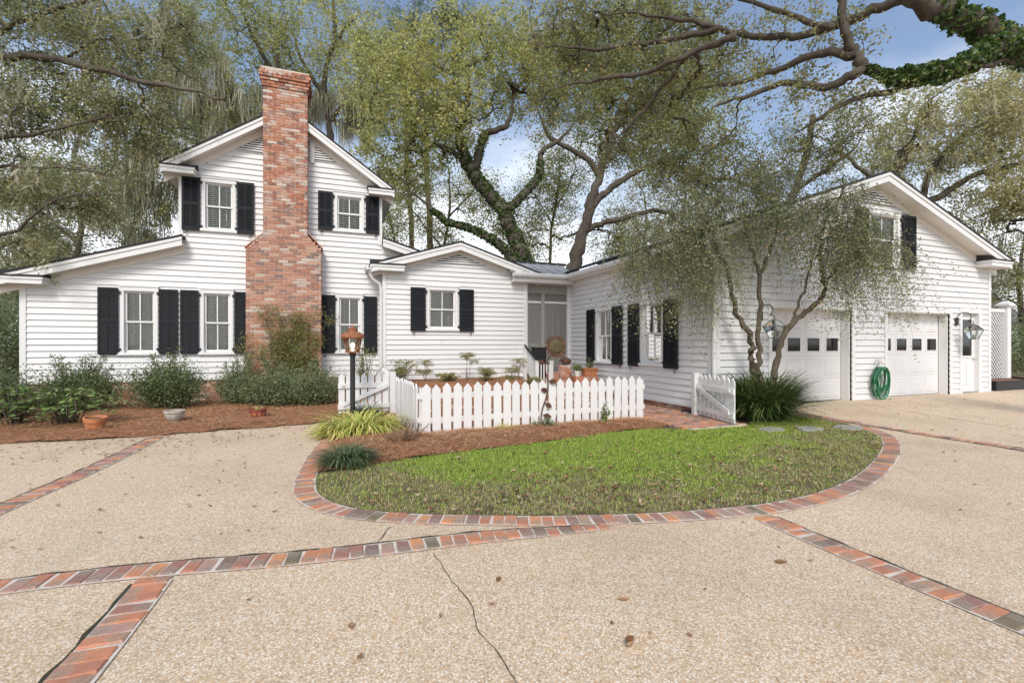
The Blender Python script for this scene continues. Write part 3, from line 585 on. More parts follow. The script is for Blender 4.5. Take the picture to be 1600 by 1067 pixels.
# side eaves of the upper storey
for x0, x1, s in ((-3.80,-3.45,-1),(1.25,1.60,1)): bx('eave_soffit', M['soffit'], H, x0, x1, YM, 21, 5.50, 5.53); 
bx('eave_fascia', M['trim'], H, -3.80, -3.77, YM-.3, 21, 5.53, 5.72); bx('eave_fascia', M['trim'], H, 1.57, 1.60, YM-.3, 21, 5.53, 5.72)
MB().poly([(1.29,YM,4),(1.29,20,4),(1.29,20,5.7),(1.29,YM,5.7)]).build('upper_wall', M['siding'], H); MB().poly([(-3.49,YM,3.5),(-3.49,20,3.5),(-3.49,20,5.7),(-3.49,YM,5.7)]).build('upper_wall', M['siding'], H)
MB().poly([(-6.46,YM,0),(-6.46,20,0),(-6.46,20,3),(-6.46,YM,3)]).build('end_wall', M['siding'], H)
yf = YG-.3
a = rake('gable', .94, groof(.94), 3.42, 4.38, yf, 19, YG, .12); creturn(.98, 1.84, yf, YG, 3.60, a)
a = rake('gable', 3.42, 4.38, 5.95, groof(5.95), yf, 19, YG, .12)
MB().poly([(1.30,YG,0),(1.30,16,0),(1.30,16,3.6),(1.30,YG,3.6)]).build('return_wall', M['siding'], H)
yf = YR-.36
a = rake('garage', 6.84, rroofz(6.84), 11.93, 5.43, yf, 20, YR); 
a = rake('garage', 11.93, 5.43, 17.02, rroofz(17.02), yf, 20, YR); creturn(16.08, 17.0, yf, YR, 3.66, a)
MB().poly([(16.73,YR,0),(16.73,19,0),(16.73,19,3.7),(16.73,YR,3.7)]).build('end_wall', M['siding'], H)
bx('eave_soffit', M['soffit'], H, 6.84, 7.2, YR-.3, 13.2, 3.40, 3.43); bx('frieze', M['trim'], H, 7.102, 7.15, YR, 13.5, 3.24, 3.40); bx('eave_fascia', M['trim'], H, 6.84, 6.865, YR-.3, 13.1, 3.43, 3.62)
# gable louvre vents
def vent(T, xc, zt, slope, depth, wmax, step=.06, zb=None):
    b = MB(); zb = zt-depth
    b.poly([T(xc-(zt-zb)/slope,.040,zb), T(xc+(zt-zb)/slope,.040,zb), T(xc,.040,zt)]); core = b.build('gable_vent', M['dark'], H); z = zb+.01  # near-black sheet paints in the darkness behind the louvers
    while z < zt-.05:
        w0, w1 = (zt-z)/slope, (zt-z-.03)/slope
        MB().hexa([T(xc-w0,.04,z),T(xc+w0,.04,z),T(xc+w0,.07,z-.012),T(xc-w0,.07,z-.012),T(xc-w1,.03,z+.034),T(xc+w1,.03,z+.034),T(xc+w1,.066,z+.022),T(xc-w1,.066,z+.022)]).build('louver', M['trim'], core); z += step
vent(TM, -1.1, 7.17, .68, .80, 1); vent(TG, 3.42, 4.02, .31, .25, 1); vent(TR, 11.93, 5.06, .34, .30, 1)
for u in (-.50,): wbox('vent_jamb', M['trim'], H, TM, u-.05, u+.05, .0, .078, 6.25, 6.82)

# --- chimney
CF = 13.2
def clo(z): return -2.0 if z < 3.80 else (-2.0+(z-3.80)/.36*.38 if z < 4.16 else -1.62)
def chi(z): return -.27 if z < 3.90 else (-.27-(z-3.90)/.36*.33 if z < 4.26 else -.60)
ch = MB()
def slab(z0, z1, a0, b0, a1, b1, yb=14.0): ch.hexa([(a0,CF+.012,z0),(b0,CF+.012,z0),(b0,yb,z0),(a0,yb,z0),(a1,CF+.012,z1),(b1,CF+.012,z1),(b1,yb,z1),(a1,yb,z1)])
i = .012
slab(-.05, 3.80, -2.0+i, -.27-i, -2.0+i, -.27-i); slab(3.80, 4.26, -2.0+i, -.27-i, -1.62+i, -.60-i); slab(4.26, 8.33, -1.62+i, -.60-i, -1.62+i, -.60-i)
CH = ch.build('chimney', M['mortar'], H)
for pts in (((-2.02,3.82),(-1.62,4.20),(-1.62,4.235),(-2.04,3.835)), ((-.25,3.92),(-.60,4.30),(-.60,4.335),(-.23,3.935))):
    MB().prism([(x, CF-.01, z) for x, z in pts], [(x, 14.0, z) for x, z in pts]).build('shoulder_cap', M['brick'], CH)
proto_b = {}
def unit_brick(k):
    if k not in proto_b:
        b = MB(); j = lambda: random.uniform(-.03,.03); b.hexa([(0,0+j()*.1,0),(1,0+j()*.1,0),(1,1,0),(0,1,0),(0,0+j()*.1,1),(1,0+j()*.1,1),(1,1,1),(0,1,1)])
        me = bpy.data.meshes.new('brick'); me.from_pydata(b.v, [], b.f); me.materials.append(M['brick']); me.update(); proto_b[k] = me
    return proto_b[k]
bricks = []; z = .0; row = 0
while z < 8.32:
    cb = 0
    if z > 7.86: cb = .03
    if z > 8.03: cb = .055
    if z > 8.12: cb = .085
    if z > 8.24: cb = .06
    a, b = clo(z+.03)-cb, chi(z+.03)+cb; u = a-(.105 if row % 2 else 0)
    while u < b-.01:
        p, q = max(u, a), min(u+.197, b)
        if q-p > .03: bricks.append((p, CF-cb+random.uniform(-.004,.004), z, q-p, .09))
        u += .211
    for sx, x0 in ((1, b), (-1, a)):
        v = CF-cb+.1
        while v < 13.95:
            d_ = min(.2 if (row+int(v*7)) % 2 else .1, 13.97-v)
            if d_ > .03: bricks.append((x0-.06 if sx > 0 else x0, v, z, .06, d_))
            v += d_+.011
    z += .0745; row += 1
big = [b for b in bricks if b[3] > .12 and b[4] == .09]; big.sort(key=lambda b: -(b[3] > .19)*1-(1.5 < b[2] < 4.9)*2-random.random()*.1)
single = set(map(id, big[:296])); rest = MB()
for b in bricks:
    if id(b) in single: place('brick', unit_brick(len(proto_b) % 5 if len(proto_b) < 5 else random.randrange(5)), CH, b[:3], (0,0,0), (b[3], b[4], .060))
    else: rest.box(b[0], b[0]+b[3], b[1], b[1]+b[4], b[2], b[2]+.060)
tag(rest.build('brickwork', M['brick'], CH), kind='stuff')
bx('chimney_cap', M['mortar'], CH, -1.66, -.56, CF-.04, 14.05, 8.33, 8.37)

# --- gutters and downspouts
def gutter(p, q, name='gutter'):
    P, Q = Vector(p), Vector(q); d_ = (Q-P).normalized(); n = Vector((d_.y, -d_.x, 0)); prof = [(0,0),(.0,.115),(.012,.115),(.012,.012),(.09,.012),(.115,.06),(.115,.115),(.13,.115),(.128,.055),(.098,0)]
    r = lambda B: [tuple(B+n*a+Vector((0,0,b))) for a, b in prof]
    MB().prism(r(P), r(Q)).build(name, M['trim'], H)
gutter((5.0,13.05,3.45), (6.80,13.05,3.45)); gutter((6.84,13.1,3.45), (6.84,7.0,3.45)); gutter((.95,17.5,3.42), (.95,13.0,3.42))
bx('porch_fascia', M['trim'], H, 5.02, 7.1, 13.055, 13.09, 3.32, 3.57); bx('porch_frieze', M['soffit'], H, 5.05, 7.15, 13.09, 13.5, 3.30, 3.36)
MB().tube([(.93,13.12,3.42),(.95,13.14,3.30),(1.0,13.18,3.2),(1.2,13.27,3.08),(1.24,13.29,2.95),(1.24,13.29,.3)], .042, 8).build('downspout', M['trim'], H, smooth=True)
MB().tube([(6.79,7.15,3.45),(6.82,7.17,3.3),(7.02,7.27,3.15),(7.08,7.29,3.0),(7.08,7.29,.15)], .042, 8).build('downspout', M['trim'], H, smooth=True)

# --- screened porch
pr_ = MB().prism([(5.0,13.02,3.575),(7.0,13.02,3.575),(7.0,13.02,3.55),(5.0,13.02,3.55)], [(4.6,14.45,4.12),(7.4,14.45,4.12),(7.4,14.45,4.09),(4.6,14.45,4.09)]).build('porch_roof', M['metal_roof'], H)
for k in range(7):
    x = 4.95+.36*k; MB().prism([(x,13.0,3.575),(x+.022,13.0,3.575),(x+.022,13.0,3.61),(x,13.0,3.61)], [(x,14.45,4.12),(x+.022,14.45,4.12),(x+.022,14.45,4.155),(x,14.45,4.155)]).build('standing_seam', M['metal_roof'], pr_)
bx('porch_ridge', M['roof'], pr_, 4.6, 7.5, 14.42, 14.6, 4.12, 4.19)
py = 13.48
bx('porch_post', M['trim'], H, 5.575, 5.66, py-.05, py+.05, .5, 3.32); bx('porch_post', M['trim'], H, 7.03, 7.135, py-.05, py+.05, .5, 3.32); bx('porch_post', M['porch_grey'], H, 6.13, 6.24, py-.02, py+.08, .5, 3.30)
bx('porch_header', M['porch_grey'], H, 5.66, 7.03, py, py+.08, 3.02, 3.30); bx('porch_transom', M['trim'], H, 5.66, 7.03, py+.005, py+.06, 2.72, 2.78)
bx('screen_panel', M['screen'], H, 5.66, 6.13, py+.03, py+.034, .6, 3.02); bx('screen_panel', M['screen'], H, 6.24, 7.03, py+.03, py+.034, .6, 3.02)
bx('porch_floor', M['porch_grey'], H, 5.5, 7.2, 13.4, 17, .48, .58); bx('porch_back_wall', M['siding'], H, 5.0, 8.2, 17, 17.1, .5, 3.6); bx('porch_ceiling', M['porch_grey'], H, 5.2, 7.6, 13.6, 17, 3.3, 3.34)
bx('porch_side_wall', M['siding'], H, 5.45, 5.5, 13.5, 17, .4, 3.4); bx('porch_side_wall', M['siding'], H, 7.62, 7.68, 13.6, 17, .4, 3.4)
bx('porch_door', M['trim'], H, 6.4, 7.3, 16.95, 17, .6, 2.7)
for k in range(4): bx('screen_door_stile', M['trim'], H, 6.30+.22*k, 6.34+.22*k, py+.5, py+.53, .6, 2.7)
for x in (5.72,5.84,5.96,6.08,6.36,6.48,6.6,6.72,6.84,6.96): bx('porch_baluster', M['trim'], H, x, x+.035, py+.1, py+.135, .68, 1.38)
bx('porch_rail', M['trim'], H, 5.66, 7.03, py+.09, py+.15, 1.38, 1.44)
# steps with rails
for k in range(4): bx('step', M['paver'], H, 5.6, 6.7, 13.4-.28*(k+1), 13.4-.28*k, 0, .55-.14*k)
def newel(x, y, z): n = bx('newel_post', M['trim'], H, x-.05, x+.05, y-.05, y+.05, 0, z); bx('newel_cap', M['trim'], n, x-.065, x+.065, y-.065, y+.065, z, z+.035)
newel(5.56, 12.55, .92); newel(5.96, 12.42, .92); newel(5.50, 13.28, 1.34)
MB().tube([(5.50,13.3,1.40),(5.55,12.55,.98)], .035, 6).build('hand_rail', M['iron'], H); MB().tube([(5.56,12.55,.88),(5.96,12.42,.88)], .03, 6).build('hand_rail', M['iron'], H)
for k in range(7): t = (k+.5)/7; bx('rail_baluster', M['trim'], H, 5.50+.05*t, 5.53+.05*t, 13.28-.7*t-.015, 13.28-.7*t+.015, .65-.45*t, 1.36-.42*t)
for k in range(5): t = (k+.6)/5.2; bx('rail_baluster', M['trim'], H, 5.56+.4*t-.015, 5.56+.4*t+.015, 12.55-.13*t-.015, 12.55-.13*t+.015, .1, .87)

# --- garage doors
def garage_door(x0, x1):
    for a, b, z0, z1 in ((x0-.10, x0, .14, 2.22), (x1, x1+.10, .14, 2.22), (x0-.10, x1+.10, 2.22, 2.34)): wbox('door_casing', M['trim'], H, TR, a, b, -.02, .046, z0, z1)
    for a, b in ((x0, x0+.02), (x1-.02, x1)): wbox('door_jamb', M['trim'], H, TR, a, b, -.2, -.02, .14, 2.22)
    wbox('door_head', M['trim'], H, TR, x0, x1, -.2, -.02, 2.20, 2.22)
    D = wbox('garage_door', M['door'], H, TR, x0+.02, x1-.02, -.25, -.21, .15, 2.20); w = (x1-x0-.04)/4; h = 2.05/4
    wbox('door_seal', M['iron'], D, TR, x0+.02, x1-.02, -.24, -.19, .13, .152)
    for r_ in range(4):
        z0 = .15+h*r_
        wbox('section_joint', M['mortar'], D, TR, x0+.02, x1-.02, -.212, -.208, z0+h-.004, z0+h+.002)
        for c_ in range(4):
            u = x0+.02+w*c_; e = .07
            def ring(du, n): return [TR(u+du,n,z0+du*.95), TR(u+w-du,n,z0+du*.95), TR(u+w-du,n,z0+h-du*.95), TR(u+du,n,z0+h-du*.95)]
            if r_ == 2:
                b = MB(); o_, i_ = ring(.085, -.205), ring(.115, -.195)
                n = len(b.v); b.v += o_+i_; b.f += [(k, (k+1)%4, 4+(k+1)%4, 4+k) for k in range(4)]; b.build('pane_frame', M['door'], D)
                MB().poly(ring(.112, -.2035)).build('pane', M['dark_glass'], D)
            else:
                b = MB(); a_, b_, c2 = ring(e, -.2095), ring(e+.018, -.194), ring(e+.05, -.203); d2 = ring(e+.065, -.194)
                b.v += a_+b_+c2+d2; b.f += [(m_*4+k, m_*4+(k+1)%4, m_*4+4+(k+1)%4, m_*4+4+k) for m_ in range(3) for k in range(4)]+[(12,13,14,15)]; b.build('panel', M['door'], D)
garage_door(*D1); garage_door(*D2)
u0, u1 = D3
for a, b, z0, z1 in ((u0-.07, u0+.03, .14, 2.26), (u1-.10, u1+.03, .14, 2.26), (u0-.07, u1+.03, 2.26, 2.38)): wbox('door_casing', M['trim'], H, TR, a, b, -.06, .046, z0, z1)
ED = wbox('entry_door', M['door'], H, TR, u0+.03, u1-.1, -.1, -.06, .17, 2.26)
wbox('threshold', M['slate'], ED, TR, u0+.03, u1-.1, -.06, .03, .145, .175); wbox('pane', M['dark_glass'], ED, TR, u0+.13, u1-.22, -.062, -.056, 1.12, 2.10)
for q in ((u0+.09, u0+.14, 1.08, 2.14), (u1-.24, u1-.19, 1.08, 2.14), (u0+.14, u1-.24, 1.08, 1.13), (u0+.14, u1-.24, 2.09, 2.14)): wbox('lite_frame', M['door'], ED, TR, q[0], q[1], -.06, -.045, q[2], q[3])
for a in (u0+.12, u0+.42): wbox('panel', M['door'], ED, TR, a, a+.2, -.06, -.048, .35, .92, .008)
MB().lathe(TR(u1-.16,-.02,1.05), [(.0,-.03),(.028,-.02),(.034,0),(.028,.02),(0,.03)], 10).build('door_knob', M['pale_iron'], ED, smooth=True)

# ------------------------------------------------------------------ plants
def smooth_path(pts, jit, r):
    P = np.array(pts, float)
    for _ in range(2):
        Q = [P[0]]
        for a, b in zip(P[:-1], P[1:]): Q += [a*.75+b*.25, a*.25+b*.75]
        P = np.array(Q+[P[-1]])
    if jit and len(P) > 3: P[1:-1] += r.normal(0, jit, P[1:-1].shape)
    return P
def tubes(items, sides, rough=0):
    """items: (points Nx3, radii N) -> one vertex and quad array"""
    VV, FF, base = [], [], 0; ang = np.arange(sides)*2*np.pi/sides; ca, sa = np.cos(ang), np.sin(ang)
    for P, rad in items:
        n = len(P); T = np.gradient(P, axis=0); T /= np.linalg.norm(T, axis=1)[:, None]+1e-9
        ref = np.array([0,0,1.]) if abs(T[n//2,2]) < .8 else np.array([1.,0,0]); X = np.cross(T, ref); X /= np.linalg.norm(X, axis=1)[:, None]+1e-9; Y = np.cross(T, X)
        RR = np.asarray(rad)[:, None]*np.ones(sides)
        if rough: k_ = np.arange(n)[:, None]; RR = RR*(1+rough*(np.sin(k_*1.9+ang*2+len(VV))+.7*np.sin(k_*3.7-ang*3)+.6*np.cos(ang*5+k_*.9)))
        V = P[:, None]+(X[:, None]*ca[:, None]+Y[:, None]*sa[:, None])*RR[..., None]; VV.append(V.reshape(-1, 3))
        i = np.arange(n-1)[:, None]*sides; k = np.arange(sides)[None]; k2 = (k+1) % sides
        FF.append(np.stack([i+k, i+k2, i+sides+k2, i+sides+k], -1).reshape(-1, 4)+base); base += n*sides
    return np.concatenate(VV), np.concatenate(FF)
def join(parts):
    V, F, b = [], [], 0
    for v, f in parts: V.append(v); F.append(f+b); b += len(v)
    return np.concatenate(V), np.concatenate(F)
def unit(v): return v/(np.linalg.norm(v, axis=-1, keepdims=True)+1e-9)
def leaves(P, r, size, aspect=.5, up=.4, fold=0, axis=None):
    k = len(P); a = unit(r.normal(0, 1, (k, 3))*np.array([1,1,.7]) if axis is None else axis+r.normal(0, .35, (k, 3))); nrm = unit(r.normal(0, 1, (k, 3))+np.array([0,0,up*2]))
    b = unit(np.cross(nrm, a)); L = (size*r.uniform(.65, 1.3, k))[:, None]; W = L*aspect
    V = np.stack([P-a*L/2, P+b*W/2-a*L*.05, P+a*L/2, P-b*W/2-a*L*.05], 1).reshape(-1, 3); return V, np.arange(4*k).reshape(-1, 4)
def grow_tree(name, label, spec, leaf, size, per_twig, twigs, tlen, seed, bark='bark', droop=0., moss=0, moss_len=1., ivy=None, spread=.12, group=None, cat='tree', rb=.011, aspect=.5, sag=.05, mossmin=0, mossmax=99):
    r = np.random.default_rng(seed); limbs, crowns = spec; base = limbs[0][2][0]; root = thing(name, label, cat, (base[0], base[1], max(0, min(base[2], .1)) if base[2] < 3 else 0), group)
    node, nrad, limb_t, mains = [], [], [], []
    first = limbs[0]; g0 = (first[2][0][0], first[2][0][1], -.1)
    for i, (r0, r1, pts) in enumerate(limbs):
        if i == 0 and pts[0][2] > .1: pts = [g0]+list(pts)
        P = smooth_path(pts, .012+r0*.08, r); rad = np.linspace(r0, r1, len(P)); 
        u_ = np.linspace(0, 1, len(P))
        if i > 0: rad = rad*np.where(u_ > .7, 1-.78*(u_-.7)/.3, 1)
        if i == 0: rad = rad*(1+.35*np.exp(-np.maximum(P[:,2], 0)/.6))
        rad = rad*(1+r.normal(0, .04, len(P))); mains.append((P, rad)); node.append(P); nrad.append(rad)
    N = np.concatenate(node); NR = np.concatenate(nrad)
    C = []
    for c, rr, n in crowns:
        d_ = unit(r.normal(0, 1, (n, 3))); q = r.random(n)**.42; C.append(np.array(c)+d_*q[:, None]*np.array(rr))
    C = np.concatenate(C); C[:,2] = np.maximum(C[:,2], .4)
    order = np.argsort([np.min(np.linalg.norm(N-c, axis=1)) for c in C]); C = C[order]
    br, par, cnt = [], [], []                       # branch polylines, parent branch, clusters carried
    own = np.full(len(N), -1); allN = N; allR = NR
    for c in C:
        dd = np.linalg.norm(allN-c, axis=1)+np.where(allN[:,2] > c[2]+.3, .4, 0); j = int(np.argmin(dd)); s = allN[j]; L = np.linalg.norm(c-s); k = 6
        t = np.linspace(0, 1, k)[:, None]; P = s+(c-s)*t; P[1:-1] += r.normal(0, .07*L, (k-2, 3)); P[:,2] += np.sin(t[:,0]*np.pi)*L*r.uniform(-.02, .16)
        idx = len(br); br.append(P); par.append(own[j]); cnt.append(1); p = own[j]
        while p >= 0: cnt[p] += 1; p = par[p]
        allN = np.concatenate([allN, P[2:]]); own = np.concatenate([own, np.full(k-2, idx)]); allR = np.concatenate([allR, np.full(k-2, .02)])
    big, small = [], []
    for P, n in zip(br, cnt):
        ra = rb*n**.5; (big if n > 3 else small).append((P, np.linspace(ra, max(rb*.7, ra*.55), len(P))))
    tw, TP, TD = [], [], []
    for c, P in zip(C, br):
        out = unit(P[-1]-P[2])
        m = max(2, r.poisson(twigs)); D = unit(r.normal(0, 1, (m, 3))+out*.9+np.array([0,0,-droop*2.2])); Ls = tlen*r.uniform(.5, 1.4, m)
        for d_, l in zip(D, Ls):
            t = np.linspace(0, 1, 4)[:, None]; Q = c+d_*l*t+np.array([0,0,-1.])*(t**2)*l*(sag+droop*.55)+r.normal(0, .03*l, (4, 3))*t; tw.append((Q, np.linspace(rb*.5, rb*.2, 4)))
            k = r.poisson(per_twig*l/tlen)+1; u = r.random(k)**.8*3; i = np.minimum(u.astype(int), 2); f = (u-i)[:, None]; TP.append(Q[i]*(1-f)+Q[i+1]*f); TD.append(np.repeat((Q[-1]-Q[-2])[None], k, 0))
    V, F = join([tubes(mains, 12, .05), tubes(big, 6) if big else (np.zeros((0,3)), np.zeros((0,4), int)), tubes(small, 4)]); np_obj('trunk', V, F, M[bark], root, True)
    V, F = tubes(tw, 3); tag(np_obj('twigs', V, F, M['twig'], root), kind='stuff')
    TP = np.concatenate(TP); P = TP+r.normal(0, spread, TP.shape); V, F = leaves(P, r, size, aspect); tag(np_obj('crown', V, F, M[leaf], root), kind='stuff')
    if moss:
        src = np.concatenate([b[1:] for b in br]); src = src[(src[:,2] > mossmin)&(src[:,2] < mossmax)]; S = src[r.integers(0, len(src), moss)]+r.normal(0, .12, (moss, 3)); parts = []
        k = 26; st = np.repeat(S, k, 0); bl = np.repeat(moss_len*r.uniform(.3, 1.2, moss), k); n = len(st); top = st+r.normal(0, 1, (n, 3))*np.array([.13,.13,.14]); ln = bl*r.uniform(.35, 1, n); w = r.uniform(.012, .03, n); az = r.uniform(0, 6.28, n); s = np.stack([np.cos(az), np.sin(az), 0*az], 1)*w[:, None]
        mid = top+np.stack([r.normal(0, .09, n), r.normal(0, .09, n), -ln*r.uniform(.3, .6, n)], 1); end = mid+np.stack([r.normal(0, .11, n), r.normal(0, .11, n), -ln*.5], 1)
        V = np.stack([top-s*.5, top+s*.5, mid+s, mid-s, end+s*.1, end-s*.1], 1).reshape(-1, 3); b = np.arange(n)[:, None]*6; F = np.concatenate([b+np.array([[0,1,2,3]]), b+np.array([[3,2,4,5]])]); tag(np_obj('spanish_moss', V, F, M['moss'], root), kind='stuff')
    if ivy:
        PP = []
        for i, n, a, b, th in ivy:
            P, rad = mains[i]; m = len(P); u = (a+(b-a)*r.random(n))*(m-1); j = np.minimum(u.astype(int), m-2); f = (u-j)[:, None]; c = P[j]*(1-f)+P[j+1]*f; d_ = unit(r.normal(0, 1, (n, 3))+np.array([0,0,.35])); T = unit(P[j+1]-P[j]); d_ = unit(d_-T*(d_*T).sum(1, keepdims=True)); PP.append(c+d_*(rad[j]*r.uniform(.98, th, n))[:, None])
        V, F = leaves(np.concatenate(PP), r, .11 if base[1] > 12 else .07, .85, .2); tag(np_obj('ivy', V, F, M['leaf_ivy'], root), kind='stuff')
    return root
def shrub(name, label, x, y, rx, ry, h, leaf, n, size, seed, z0=.05, shoots=0, aspect=.5, group=None, cat='shrub', hollow=.55, open_=0, stem='twig', axis_up=0):
    r = np.random.default_rng(seed); root = thing(name, label, cat, (x, y, 0), group); st, P = [], []
    m = max(26, n//110)
    d_ = unit(r.normal(0, 1, (m, 3))); d_[:,2] = np.abs(d_[:,2])*1.0-.25*(r.random(m)); q = r.uniform(hollow, 1.05, m)*(1+.18*np.sin(np.arctan2(d_[:,1], d_[:,0])*3+seed)); tip = np.stack([x+d_[:,0]*rx*q, y+d_[:,1]*ry*q, z0+h*.42+d_[:,2]*h*.58*q], 1); tip[:,2] = np.maximum(tip[:,2], z0+.06)
    for s in range(shoots):
        a = r.uniform(0, 6.28); tip = np.concatenate([tip, [[x+rx*.8*math.cos(a)*r.random(), y+ry*.8*math.sin(a)*r.random(), z0+h*r.uniform(1.05, 1.38)]]])
    for i, t in enumerate(tip):
        b = np.array([x+r.normal(0, rx*.12), y+r.normal(0, ry*.12), z0-.05]); mid = (b*.45+t*.55)+r.normal(0, .05*h, 3); Q = smooth_path([b, mid, t], 0, r); st.append((Q, np.linspace(.009, .003, len(Q))))
        k = n//len(tip); u = 1-r.random(k)**1.4*(.6 if i < m else .8); c = Q[np.minimum((u*(len(Q)-1)).astype(int), len(Q)-1)]; P.append(c+r.normal(0, 1, (k, 3))*np.array([rx, ry, h*.7])*((.20-.09*open_) if i < m else .05))
    V, F = tubes(st, 4); np_obj('stems', V, F, M[stem], root); P = np.concatenate(P); P = P[P[:,2] > z0-.02]
    V, F = leaves(P, r, size, aspect, .5); tag(np_obj('foliage', V, F, M[leaf], root), kind='stuff'); return root
def clump(name, label, x, y, rad, n, length, width, leaf, seed, droop=1., z0=.02, group=None, cat='plant', el0=1.15):
    """arching strap leaves from a crown"""
    r = np.random.default_rng(seed); a = r.uniform(0, 6.28, n); q = rad*np.sqrt(r.random(n)); B = np.stack([x+q*np.cos(a)*.55, y+q*np.sin(a)*.55, np.full(n, z0)], 1); az = a+r.normal(0, .5, n); L = length*r.uniform(.55, 1.15, n); el = np.clip(r.normal(el0, .25, n), .3, 1.5); K = 6
    pts = [B]; e = el.copy(); p = B
    for k in range(K-1):
        st = np.stack([np.cos(az)*np.cos(e), np.sin(az)*np.cos(e), np.sin(e)], 1)*(L/(K-1))[:, None]; p = p+st; p[:,2] = np.maximum(p[:,2], z0+.01); pts.append(p); e = e-droop*r.uniform(.25, .62, n)
    s = np.stack([-np.sin(az), np.cos(az), 0*az], 1)*(width*r.uniform(.7, 1.2, n))[:, None]/2; V = []
    for k, q in enumerate(pts): w = (1, 1.1, 1, .85, .55, .08)[k]; V += [q-s*w, q+s*w]
    V = np.stack(V, 1).reshape(-1, 3); b = np.arange(n)[:, None]*(2*K); F = np.concatenate([b+np.array([[2*k, 2*k+1, 2*k+3, 2*k+2]]) for k in range(K-1)]); o = np_obj(name, V, F, M[leaf], loc=(x, y, 0)); tag(o, label, cat, group); return o
